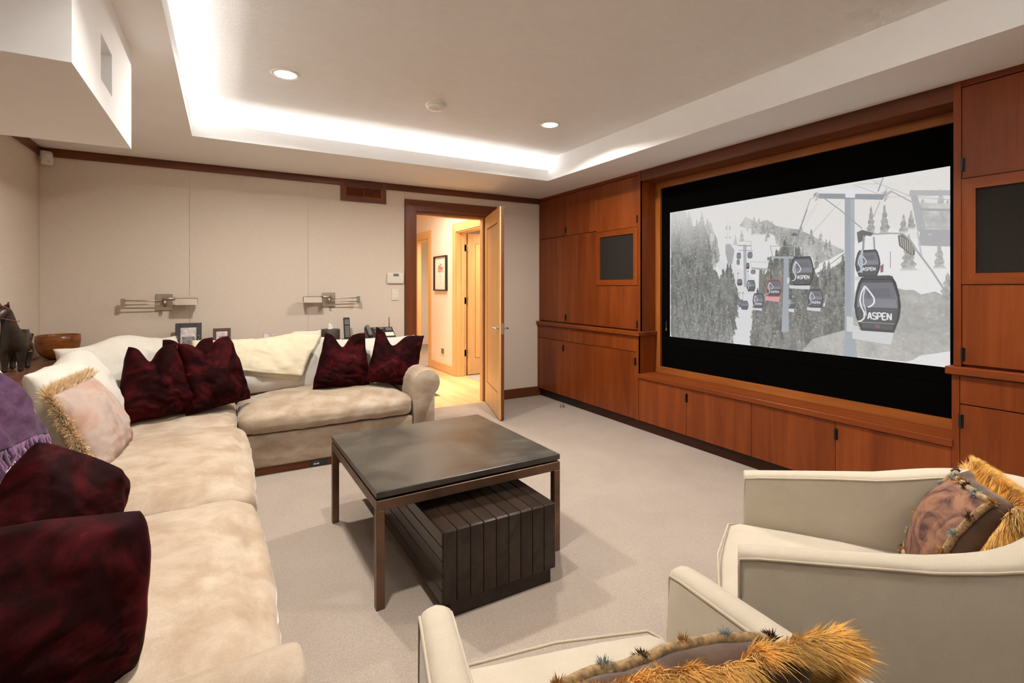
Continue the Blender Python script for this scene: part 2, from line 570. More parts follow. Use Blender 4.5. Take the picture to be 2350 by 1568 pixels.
def pillow_fn(w, h, t, ear=0.06, chop=0.0, cx=0.0, plump=0.5, seed=0, wr=0.012, sag=0.0, ripple=0.0, rnd=0.0, taper=0.0, skew=0.0):
    def f(u, v, s):
        eu = 1 - ear * (1 - v * v) ** 1.0
        ev = 1 - ear * (1 - u * u) ** 1.0
        x = w / 2 * u * eu
        y = h / 2 * v * ev
        cr = rnd * (abs(u) * abs(v)) ** 3
        x *= 1 - cr
        y *= 1 - cr
        up = max(0.0, (v + 1) / 2)
        y -= chop * math.exp(-((u - cx) / 0.36) ** 2) * up ** 2.2
        x = x * (1 - taper * up ** 1.3) + skew * w * up ** 1.3
        th = max(0.0, (1 - u * u) * (1 - v * v)) ** plump
        th *= 1 - 0.35 * (chop > 0) * math.exp(-((u - cx) / 0.2) ** 2) * up ** 2
        th *= 1 + sag * (-v)
        z = s * t / 2 * th
        p = Vector((x, y, z))
        e = min(1.0, 4 * (1 - u * u)) * min(1.0, 4 * (1 - v * v))
        z2 = wr * e * (fbm((x, y, s), 7.0, seed, 4) * s)
        if ripple:
            z2 += s * ripple * e * math.sin((u * 3.0 + v * 5 + 2 * fbm((x, y, 0), 4, seed)) * 5) * max(0, 0.5 - v)
        p.z += z2
        if ear:
            p.x += 0.010 * fbm((x, y, 3), 5, seed + 9)
            p.y += 0.010 * fbm((x, y, 8), 5, seed + 5)
        return p
    return f


def pillow_bm(fn, n=34):
    bm = bmesh.new()
    g = {}
    for s in (1, -1):
        for i in range(n + 1):
            for j in range(n + 1):
                edge = i in (0, n) or j in (0, n)
                if s == -1 and edge:
                    g[s, i, j] = g[1, i, j]
                    continue
                u = -math.cos(PI * i / n) * 0.55 + (2 * i / n - 1) * 0.45
                v = -math.cos(PI * j / n) * 0.55 + (2 * j / n - 1) * 0.45
                g[s, i, j] = bm.verts.new(fn(u, v, s))
    for s in (1, -1):
        for i in range(n):
            for j in range(n):
                q = [g[s, i, j], g[s, i + 1, j], g[s, i + 1, j + 1], g[s, i, j + 1]]
                if s == -1:
                    q = q[::-1]
                bm.faces.new(q)
    return bm


def pose(loc, phi, lean, roll=0.0):
    """pillow frame: x width, y height, z front.  phi=0 faces -Y, +90deg faces +X; lean tips the top backwards"""
    M = Matrix.Translation(Vector(loc)) @ Matrix.Rotation(phi, 4, 'Z') @ Matrix.Rotation(PI / 2 - lean, 4, 'X') @ Matrix.Rotation(roll, 4, 'Z')
    return M


def place_pillow(name, label, cat, fn, mat, loc, phi, lean, roll=0.0, group=None, n=34, h=0.5):
    bm = pillow_bm(fn, n)
    o = to_mesh(name, bm, mat, None, True)
    M = pose(loc, phi, lean, roll)
    # loc is the resting point: middle of the lower edge
    o.matrix_world = M @ Matrix.Translation((0, h / 2, 0))
    tag(o, label, cat, group)
    return o


def fringe(fn_edge, count, length, width, seed=0, droop=0.0, spread=0.35, clumps=0):
    """tapering strands that leave an edge; fn_edge(t) gives (point, outward direction)"""
    rnd = random.Random(seed)
    bm = bmesh.new()
    cl = [Vector((rnd.uniform(-1, 1), rnd.uniform(-1, 1), rnd.uniform(-1, 1))) * spread for _ in range(max(1, clumps))]
    for _ in range(count):
        t = rnd.random()
        p, d = fn_edge(t)
        if clumps:
            d = Vector(d) + cl[int(t * clumps * 0.9999 + rnd.uniform(-0.6, 0.6)) % clumps] + Vector((rnd.uniform(-1, 1), rnd.uniform(-1, 1), rnd.uniform(-1, 1))) * 0.15
        else:
            d = Vector(d) + Vector((rnd.uniform(-spread, spread), rnd.uniform(-spread, spread), rnd.uniform(-spread, spread)))
        d.normalize()
        L = length * rnd.uniform(0.6, 1.15)
        sd = d.orthogonal().normalized()
        sd = (Matrix.Rotation(rnd.uniform(0, 2 * PI), 3, d) @ sd) * width
        bend = Vector((rnd.uniform(-1, 1), rnd.uniform(-1, 1), rnd.uniform(-1, 1))) * 0.22 * L + Vector((0, 0, -droop * L))
        p = Vector(p) + Vector((rnd.uniform(-1, 1), rnd.uniform(-1, 1), rnd.uniform(-1, 1))) * width * 2
        a = bm.verts.new(p - sd)
        b = bm.verts.new(p + sd)
        m0 = p + d * L * 0.55 + bend * 0.3
        c = bm.verts.new(m0 + sd * 0.8)
        e = bm.verts.new(m0 - sd * 0.8)
        tip = bm.verts.new(p + d * L + bend)
        bm.faces.new((a, b, c, e))
        bm.faces.new((e, c, tip))
    return bm


# ------------------------------------------------------------------ room shell
def S(name, bm, mat, parent=None, smooth=False):
    o = to_mesh(name, bm, mat, parent, smooth)
    if parent is None:
        o['kind'] = 'structure'
    return o


S('floor', B(XL - 0.1, 3.95, YN - 0.1, 5.20, -0.06, 0.0), 'carpet')
# far wall: plaster core with a door opening and four stretched-fabric panels
DX0, DX1, DZ = 1.773, 2.640, 2.157
bm = bmesh.new()
box(bm, XL - 0.1, DX0, 5.20, 5.31, 0, 2.75)
box(bm, DX0, DX1, 5.20, 5.31, DZ, 2.75)
box(bm, DX1, 3.95, 5.20, 5.31, 0, 2.75)
wb = S('wall_back', bm, 'plaster')
for x0, x1, z0, z1 in ((XL, -0.2798, 0.0, 2.42), (-0.2782, 0.6892, 0.0, 2.42), (0.6908, 1.6512, 0.0, 2.42), (1.6528, 2.752, 2.276, 2.42), (2.7536, 3.40, 0.0, 2.42)):
    S('fabric_panel', B(x0, x1, YB, 5.20, z0, z1, 0.0006), 'wall_fabric', wb)
wl = S('wall_left', B(XL - 0.11, XL - 0.01, YN - 0.1, 5.20, 0, 2.75), 'plaster')
for y0, y1 in ((YN, 0.7), (0.704, 2.9), (2.904, 5.19)):
    S('fabric_panel', B(XL - 0.01, XL, y0, y1, 0, 2.42, 0.002), 'wall_fabric', wl)
S('wall_right', B(3.87, 3.97, YN - 0.1, 5.20, 0, 2.75), 'plaster')
S('wall_front', B(XL - 0.1, 3.95, YN - 0.1, YN, 0, 2.75), 'plaster')

# ceiling: lower deck with an opening, cove trough, lip and the tray panel above
TX0, TX1, TY0, TY1 = -0.213, 2.861, -1.0, 4.253
bm = bmesh.new()
box(bm, XL - 0.1, TX0 - 0.03, YN - 0.1, 5.2, ZC, ZC + 0.03)
box(bm, TX1 + 0.03, 3.95, YN - 0.1, 5.2, ZC, ZC + 0.03)
box(bm, TX0 - 0.03, TX1 + 0.03, TY1 + 0.03, 5.2, ZC, ZC + 0.03)
box(bm, TX0 - 0.03, TX1 + 0.03, YN - 0.1, TY0 - 0.03, ZC, ZC + 0.03)
ceil = S('ceiling', bm, 'plaster')
bm = bmesh.new()
box(bm, TX0 - 0.16, TX1, TY0 - 0.16, TY1 + 0.16, ZU, ZU + 0.05)
S('tray_panel', bm, 'plaster_trowelled', ceil)
S('tray_lip', B(TX0 - 0.03, TX1, TY1, TY1 + 0.03, ZC, 2.536), 'plaster', ceil)
S('tray_lip', B(TX0 - 0.03, TX0, TY0, TY1, ZC, 2.536), 'plaster', ceil)
S('tray_lip', B(TX0 - 0.03, TX1, TY0 - 0.03, TY0, ZC, 2.536), 'plaster', ceil)
def bm_side():
    bm = B(TX1, TX1 + 0.03, TY0 - 0.03, TY1 + 0.03, ZC, ZU + 0.02)
    box(bm, TX1, TX1 + 0.03, TY1 + 0.03, TY1 + 0.16, ZC + 0.03, ZU + 0.02)
    return box(bm, TX1, TX1 + 0.03, TY0 - 0.16, TY0 - 0.03, ZC + 0.03, ZU + 0.02)


S('tray_side', bm_side(), 'plaster', ceil)
bm = bmesh.new()
box(bm, TX0 - 0.16, TX1, TY1 + 0.137, TY1 + 0.16, ZC + 0.03, ZU + 0.02)
box(bm, TX0 - 0.16, TX1, TY0 - 0.16, TY0 - 0.137, ZC + 0.03, ZU + 0.02)
box(bm, TX0 - 0.16, TX0 - 0.137, TY0 - 0.16, TY1 + 0.16, ZC + 0.03, ZU + 0.02)
S('cove_wall', bm, 'plaster', ceil)
# boxed-in duct at the left with a square opening
SX, SY0, SY1, SZ = -0.379, 1.842, 2.86, 1.974
WY0, WY1, WZ0, WZ1 = 2.218, 2.414, 2.065, 2.225
bm = bmesh.new()
box(bm, XL, SX - 0.42, SY0, SY1, SZ, ZC)
box(bm, SX - 0.42, SX, SY0, WY0, SZ, ZC)
box(bm, SX - 0.42, SX, WY1, SY1, SZ, ZC)
box(bm, SX - 0.42, SX, WY0, WY1, SZ, WZ0)
box(bm, SX - 0.42, SX, WY0, WY1, WZ1, ZC)
S('soffit_box', bm, 'plaster', ceil)

# crown rails, baseboards, door casing
S('trim_1', B(XL, 3.36, YB - 0.018, YB, 2.358, ZC, 0.002), 'cherry_trim')
S('trim_2', B(XL, XL + 0.018, YN, YB - 0.018, 2.358, ZC, 0.002), 'cherry_trim_y')
S('baseboard_back', B(2.752, 3.40, YB - 0.016, YB, 0, 0.113, 0.002), 'cherry_trim')
bm = bmesh.new()
CW = 0.119


def frame_poly(bm, pts, axis, a, b):
    return prism(bm, pts, axis, a, b)


casing = S('trim_3', frame_poly(bmesh.new(), [(DX0 - CW, 0), (DX0, 0), (DX0, DZ), (DX0 - CW, DZ + CW)], 'Y', YB - 0.022, YB + 0.01), 'cherry_trim_z')
S('casing_leg', frame_poly(bmesh.new(), [(DX1 + CW, 0), (DX1 + CW, DZ + CW), (DX1, DZ), (DX1, 0)], 'Y', YB - 0.022, YB + 0.01), 'cherry_trim_z', casing)
S('casing_head', frame_poly(bmesh.new(), [(DX0, DZ), (DX1, DZ), (DX1 + CW, DZ + CW), (DX0 - CW, DZ + CW)], 'Y', YB - 0.022, YB + 0.01), 'cherry_trim', casing)
bm = bmesh.new()
box(bm, DX0 - 0.001, DX0 + 0.012, YB, 5.32, 0, DZ)
box(bm, DX1 - 0.012, DX1 + 0.001, YB, 5.32, 0, DZ)
box(bm, DX0, DX1, YB, 5.32, DZ - 0.012, DZ)
S('door_jamb', bm, 'cherry_trim_z', casing)
bm = bmesh.new()
box(bm, DX0 + 0.012, DX0 + 0.03, 5.25, 5.32, 0, DZ - 0.012)
box(bm, DX1 - 0.03, DX1 - 0.012, 5.25, 5.32, 0, DZ - 0.012)
box(bm, DX0 + 0.03, DX1 - 0.03, 5.25, 5.32, DZ - 0.03, DZ - 0.012)
S('door_stop', bm, 'maple', casing)

# the open door: maple towards the hall, cherry towards the room
HX, HY = DX1 - 0.012, YB + 0.005
d1 = bpy.data.objects.new('door_1', None)
COL.objects.link(d1)
d1['kind'] = 'structure'
d1.location = (HX, HY, 0)
d1.rotation_euler = (0, 0, math.atan2(-0.835, -0.255))
DW, DT = 0.868, 0.045
# local x runs along the leaf; the hall face is local -y ... +y chosen below
bm = bmesh.new()
H0, H1 = 0.012, 2.142
FR = 0.125


def slab(bm, y0, y1):
    box(bm, 0, DW, y0, y1, H0, H1)


S('door_leaf', B(0, DW, 0, DT - 0.012, H0, H1), 'cherry_trim_z', d1)
# hall side: stiles, rails and a flat panel with an open joint around it
yA, yB2 = -0.004, 0.0
for nm, q in (('stile', (0, FR, H0, H1)), ('stile', (DW - FR, DW, H0, H1)), ('rail', (FR, DW - FR, H0, 0.25)), ('rail', (FR, DW - FR, 2.0, H1))):
    S(nm, B(q[0], q[1], -0.012, 0, q[2], q[3]), 'maple', d1)
S('door_panel', B(FR + 0.012, DW - FR - 0.012, -0.008, 0, 0.262, 1.988), 'maple', d1)
# lever set
for sy, nm in ((-0.012, 'lever_handle'), (DT - 0.012, 'lever_handle')):
    s = -1 if sy < 0 else 1
    bm = bmesh.new()
    cyl(bm, (DW - 0.065, sy, 0.92), (DW - 0.065, sy + s * 0.008, 0.92), 0.026, 20)
    cyl(bm, (DW - 0.065, sy, 0.92), (DW - 0.065, sy + s * 0.055, 0.92), 0.009, 12)
    tube(bm, [(DW - 0.065, sy + s * 0.052, 0.92), (DW - 0.10, sy + s * 0.054, 0.920), (DW - 0.15, sy + s * 0.052, 0.916), (DW - 0.18, sy + s * 0.046, 0.910)], 0.008, 8)
    S(nm, bm, 'chrome', d1, True)
S('latch_plate', B(DW - 0.001, DW + 0.002, 0.005, 0.027, 0.865, 0.975), 'chrome', d1)

# ------------------------------------------------------------------ hall beyond the door
XH = 2.993
S('floor_hall', B(0.9, 5.0, 5.20, 11.2, -0.06, -0.004), 'maple_floor')
S('wall_hall_left', B(0.9, 1.0, 5.31, 11.2, 0, 2.75), 'hall_wall')
S('wall_hall_end', B(0.9, 5.0, 11.1, 11.2, 0, 2.75), 'hall_wall')
S('ceiling_hall', B(0.9, 5.0, 5.31, 11.2, 2.68, 2.75), 'hall_wall')
NY0, NY1 = 5.95, 6.891      # near opening
FY0, FY1 = 8.055, 8.90      # far opening
HZ = 2.165
bm = bmesh.new()
box(bm, XH, XH + 0.13, 5.31, NY0, 0, 2.70)
box(bm, XH, XH + 0.13, NY1, FY0, 0, 2.70)
box(bm, XH, XH + 0.13, FY1, 11.2, 0, 2.70)
box(bm, XH, XH + 0.13, NY0, NY1, HZ, 2.70)
box(bm, XH, XH + 0.13, FY0, FY1, HZ, 2.70)
S('wall_hall_right', bm, 'hall_wall')
S('wall_room', B(4.85, 4.95, 5.31, 11.2, 0, 2.75), 'hall_wall')
S('wall_partition', B(XH + 0.13, 4.9, 7.70, 7.80, 0, 2.70), 'hall_wall')
S('floor_room', B(XH + 0.13, 4.9, 5.4, 7.7, -0.004, 0.0), 'slate_floor')
S('floor_far_room', B(XH - 0.4, 4.9, 7.98, 11.1, -0.004, 0.001), 'carpet')
k = 4
for y0, y1 in ((NY0, NY1), (FY0, FY1)):
    c = S('trim_%d' % k, prism(bmesh.new(), [(y1, 0), (y1 + 0.125, 0), (y1 + 0.125, HZ + 0.125), (y1, HZ)], 'X', XH - 0.018, XH), 'maple')
    k += 1
    S('casing_leg', prism(bmesh.new(), [(y0 - 0.125, 0), (y0, 0), (y0, HZ), (y0 - 0.125, HZ + 0.125)], 'X', XH - 0.018, XH), 'maple', c)
    S('casing_head', prism(bmesh.new(), [(y0, HZ), (y1, HZ), (y1 + 0.125, HZ + 0.125), (y0 - 0.125, HZ + 0.125)], 'X', XH - 0.018, XH), 'maple_x', c)
    bm = bmesh.new()
    box(bm, XH - 0.002, XH + 0.15, y1 - 0.016, y1 + 0.002, 0, HZ)
    box(bm, XH - 0.002, XH + 0.15, y0 - 0.002, y0 + 0.016, 0, HZ)
    box(bm, XH - 0.002, XH + 0.15, y0, y1, HZ - 0.016, HZ + 0.002)
    box(bm, XH + 0.075, XH + 0.115, y1 - 0.030, y1 - 0.016, 0, HZ - 0.016)
    box(bm, XH + 0.075, XH + 0.115, y0 + 0.016, y0 + 0.030, 0, HZ - 0.016)
    S('door_jamb', bm, 'maple', c)
S('baseboard_hall', B(XH - 0.016, XH, NY1 + 0.125, FY0 - 0.125, 0, 0.125, 0.002), 'maple_x')
S('baseboard_far', B(XH - 0.016, XH, FY1 + 0.125, 11.0, 0, 0.125, 0.002), 'maple_x')
# inner maple door standing open into the next room
d2 = bpy.data.objects.new('door_2', None)
COL.objects.link(d2)
d2['kind'] = 'structure'
x0 = XH + 0.165
d2.location = (x0, NY1 - 0.01, 0)
S('door_leaf', B(0.012, 0.85, 0.0, 0.035, 0.012, HZ - 0.02), 'maple', d2)
for nm, q in (('stile', (0.012, 0.13, 0.012, HZ - 0.02)), ('stile', (0.73, 0.85, 0.012, HZ - 0.02)), ('rail', (0.13, 0.73, 0.012, 0.25)), ('rail', (0.13, 0.73, 2.0, HZ - 0.02))):
    S(nm, B(q[0], q[1], -0.010, 0, q[2], q[3]), 'maple', d2)
S('door_panel', B(0.142, 0.718, -0.007, 0, 0.262, 1.988), 'maple', d2)
for z in (0.34, 1.13, 1.926):
    bm = B(-0.045, 0.012, -0.006, 0.002, z - 0.05, z + 0.05)
    cyl(bm, (0.0, -0.010, z - 0.052), (0.0, -0.010, z + 0.052), 0.008, 10)
    S('hinge', bm, 'hinge_brass', d2)

# ------------------------------------------------------------------ built-in cherry cabinets
YC = 2.2905


def my(y, m):
    return 2 * YC - y if m else y


def ybox(x0, x1, y0, y1, z0, z1, m, bev=0.0):
    a, b = sorted((my(y0, m), my(y1, m)))
    return B(x0, x1, a, b, z0, z1, bev)


G3 = 0.0015


def front(name, xf, y0, y1, z0, z1, m, T, mat='cherry', th=0.02):
    return wpart(name, ybox(xf, xf + th, y0 + G3, y1 - G3, z0 + G3, z1 - G3, m, 0.0008), mat, T)


def pull(xf, y, z, m, door, T):
    """small folded metal tab on the edge of a door"""
    bm = bmesh.new()
    yy = my(y, m)
    box(bm, xf - 0.016, xf + 0.002, yy - 0.004, yy + 0.004, z - 0.035, z + 0.035, 0.001)
    box(bm, xf - 0.003, xf, yy - 0.011, yy + 0.011, z - 0.035, z + 0.035)
    return wpart('handle', bm, 'black_metal', door)


XBK = 3.84
words = {False: ('beside the far wall', 'left of the screen'), True: ('at the near end of the wall', 'right of the screen')}
for m in (False, True):
    side, sd = words[m]
    Y = lambda y: my(y, m)
    # upper double-door cabinet
    T = thing('upper_cabinet', ('cherry wall cabinet with four tall doors beside the far wall, on the left counter' if not m else 'cherry wall cabinet beyond the right speaker cabinet, on the right counter'), 'cabinet', (FU, Y(4.64), 0.92))
    ye = 5.163
    wpart('carcass', ybox(FU + 0.021, XBK, 4.087, 5.186, 0.922, 2.42, m), 'cherry', T)
    wpart('top_rail', ybox(FU - 0.001, FU + 0.02, 4.087, ye, 2.392, 2.424, m), 'cherry_rail', T)
    wpart('filler_strip', ybox(FU, FU + 0.02, ye, 5.187, 0.922, 2.424, m), 'cherry', T)
    for a, b, hy in ((4.625, ye, 4.634), (4.087, 4.625, None)):
        d = front('upper_door', FU, a, b, 1.922, 2.388, m, T)
        if hy:
            pull(FU, 4.628, 1.985, m, d, T)
        d = front('lower_door', FU, a, b, 0.932, 1.919, m, T)
        if hy:
            pull(FU, 4.628, 0.99, m, d, T)
    # speaker cabinet
    T = thing('speaker_cabinet', ('cherry speaker cabinet with framed black grille immediately left of the screen' if not m else 'cherry speaker cabinet with framed black grille immediately right of the screen'), 'cabinet', (FU, Y(3.78), 0.92))
    wpart('carcass', ybox(FU + 0.021, XBK, 3.466, 4.086, 0.922, 2.42, m), 'cherry', T)
    wpart('side_panel', ybox(FU + 0.001, FS + 0.02, 3.447, 3.4655, 0.922, 2.424, m), 'cherry', T)
    wpart('stile', ybox(FU - 0.004, FU + 0.018, 3.447, 3.479, 0.922, 2.424, m), 'cherry', T)
    wpart('top_rail', ybox(FU - 0.001, FU + 0.02, 3.479, 4.086, 2.392, 2.424, m), 'cherry_rail', T)
    d = front('upper_door', FU, 3.480, 4.086, 1.908, 2.388, m, T)
    pull(FU, 3.484, 1.98, m, d, T)
    d = front('lower_door', FU, 3.480, 4.086, 0.932, 1.352, m, T)
    pull(FU, 3.484, 0.985, m, d, T)
    fr = []
    y0, y1, z0, z1, fw = 3.482, 4.085, 1.354, 1.905, 0.056
    for nm, pts, mt in (('frame_stile', [(y0, z0), (y0 + fw, z0 + fw), (y0 + fw, z1 - fw), (y0, z1)], 'cherry'), ('frame_stile', [(y1, z0), (y1, z1), (y1 - fw, z1 - fw), (y1 - fw, z0 + fw)], 'cherry'),
                        ('frame_rail', [(y0, z0), (y1, z0), (y1 - fw, z0 + fw), (y0 + fw, z0 + fw)], 'cherry_rail'), ('frame_rail', [(y0, z1), (y0 + fw, z1 - fw), (y1 - fw, z1 - fw), (y1, z1)], 'cherry_rail')):
        wpart(nm, prism(bmesh.new(), [(Y(p[0]), p[1]) for p in pts], 'X', FU - 0.006, FU + 0.018), mt, T)
    wpart('speaker_grille', ybox(FU + 0.004, FU + 0.016, y0 + fw, y1 - fw, z0 + fw, z1 - fw, m), 'grille_cloth', T)
    # base cabinets
    T = thing('base_cabinet', ('cherry base cabinet with two drawers under the counter, beside the far wall' if not m else 'cherry base cabinet with two drawers under the right counter, beyond the chairs'), 'cabinet', (FL, Y(4.64), 0))
    wpart('carcass', ybox(FL + 0.021, XBK, 4.093, 5.186, 0.095, 0.878, m), 'cherry', T)
    wpart('filler_strip', ybox(FL, FL + 0.02, 5.168, 5.187, 0.095, 0.878, m), 'cherry', T)
    for a, b, hy in ((4.641, 5.167, 1), (4.093, 4.641, 0)):
        d = front('drawer', FL, a, b, 0.722, 0.876, m, T, 'cherry')
        c = (4.907, 4.352)[0 if hy else 1]
        wpart('finger_pull', ybox(FL - 0.004, FL + 0.004, c - 0.03, c + 0.03, 0.868, 0.8765, m), 'black_metal', d)
        d = front('door', FL, a, b, 0.097, 0.719, m, T)
        if hy:
            pull(FL, 4.642, 0.642, m, d, T)
    T2 = thing('base_cabinet', ('cherry single-door base cabinet left of the low screen cupboards' if not m else 'cherry single-door base cabinet right of the low screen cupboards'), 'cabinet', (FL, Y(3.78), 0))
    wpart('carcass', ybox(FL + 0.021, XBK, 3.466, 4.092, 0.095, 0.878, m), 'cherry', T2)
    wpart('side_panel', ybox(FL + 0.001, FS + 0.02, 3.447, 3.4655, 0.095, 0.878, m), 'cherry', T2)
    wpart('stile', ybox(FL - 0.001, FL + 0.02, 3.447, 3.479, 0.095, 0.878, m), 'cherry', T2)
    d = front('drawer', FL, 3.480, 4.092, 0.728, 0.876, m, T2)
    wpart('finger_pull', ybox(FL - 0.004, FL + 0.004, 3.764, 3.824, 0.868, 0.8765, m), 'black_metal', d)
    d = front('door', FL, 3.480, 4.092, 0.097, 0.725, m, T2)
    pull(FL, 3.486, 0.638, m, d, T2)
    # counter
    bm = ybox(FL - 0.022, XBK, 3.424, 5.187, 0.879, 0.92, m, 0.004)
    cnt = to_mesh('countertop', shift(bm, (-FL, -Y(4.3), -0.88)), 'cherry_rail')
    cnt.location = (FL, Y(4.3), 0.88)
    tag(cnt, 'thin cherry counter slab above the %s base cabinets' % ('far' if not m else 'near'), 'countertop')

# low cupboards under the screen
T = thing('screen_cupboard', 'long low cherry cupboard with four doors under the projection screen', 'cabinet', (FL, YC, 0))
wpart('carcass', B(FL + 0.021, XBK, 1.136, 3.445, 0.095, 0.49), 'cherry', T)
ed = [1.134, 1.716, 2.2965, 2.891, 3.447]
for i in range(4):
    d = wpart('door', B(FL + 0.001, FL + 0.02, ed[i] + G3, ed[i + 1] - G3, 0.097, 0.487, 0.0008), 'cherry', T)
    if i in (0, 2):
        pull(FL, ed[i + 1] - 0.004, 0.412, False, d, T)
sill = to_mesh('sill_board', shift(B(FL - 0.012, XBK, 1.128, 3.449, 0.491, 0.53, 0.003), (-FL, -YC, -0.49)), 'cherry_rail')
sill.location = (FL, YC, 0.49)
tag(sill, 'cherry sill board lying along the foot of the screen', 'sill')
hd = to_mesh('header_board', B(FU + 0.0, FS + 0.02, 1.134, 3.447, 2.327, 2.424), 'cherry_trim_y')
tag(hd, 'cherry header box over the top of the screen', 'header')
# toe kick with its black register
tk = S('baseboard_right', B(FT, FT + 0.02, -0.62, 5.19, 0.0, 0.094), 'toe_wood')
T = thing('toe_register', 'black slotted register in the toe kick near the far corner', 'vent', (FT, 4.61, 0.045))
wpart('plate', B(FT - 0.004, FT, 4.435, 4.785, 0.012, 0.085, 0.001), 'black_metal', T)
for i in range(5):
    wpart('slat', B(FT - 0.008, FT - 0.004, 4.45, 4.77, 0.020 + 0.013 * i, 0.026 + 0.013 * i), 'black_plastic', T)

# ------------------------------------------------------------------ projection screen
T = thing('projection_screen', 'wide wall screen in a cherry frame showing a snowy gondola scene', 'screen', (FS, YC, 0.53))
y0, y1, z0, z1, fw = 1.134, 3.447, 0.531, 2.326, 0.058
for nm, pts, mt in (('frame_stile', [(y0, z0), (y0 + fw, z0 + fw), (y0 + fw, z1 - fw), (y0, z1)], 'screen_frame_wood_z'), ('frame_stile', [(y1, z0), (y1, z1), (y1 - fw, z1 - fw), (y1 - fw, z0 + fw)], 'screen_frame_wood_z'),
                    ('frame_rail', [(y0, z0), (y1, z0), (y1 - fw, z0 + fw), (y0 + fw, z0 + fw)], 'screen_frame_wood'), ('frame_rail', [(y0, z1), (y0 + fw, z1 - fw), (y1 - fw, z1 - fw), (y1, z1)], 'screen_frame_wood')):
    wpart(nm, prism(bmesh.new(), pts, 'X', FS - 0.018, FS + 0.03), mt, T)
wpart('black_mask', B(FS + 0.004, FS + 0.03, y0 + fw - 0.005, y1 - fw + 0.005, z0 + fw - 0.005, z1 - fw + 0.005), 'screen_black', T)
wpart('mask_fold', B(FS + 0.001, FS + 0.004, 1.205, 3.30, 0.79, 0.8785, 0.001), 'screen_black', T)
# pull cord and its little brass hook at the left edge of the mask
bm = bmesh.new()
tube(bm, [(FS - 0.002, 3.325, 1.02), (FS - 0.003, 3.328, 0.97), (FS - 0.002, 3.322, 0.94)], 0.0025, 5)
cyl(bm, (FS - 0.004, 3.325, 0.93), (FS - 0.004, 3.325, 0.955), 0.006, 8)
wpart('cord_hook', bm, 'brass', T)

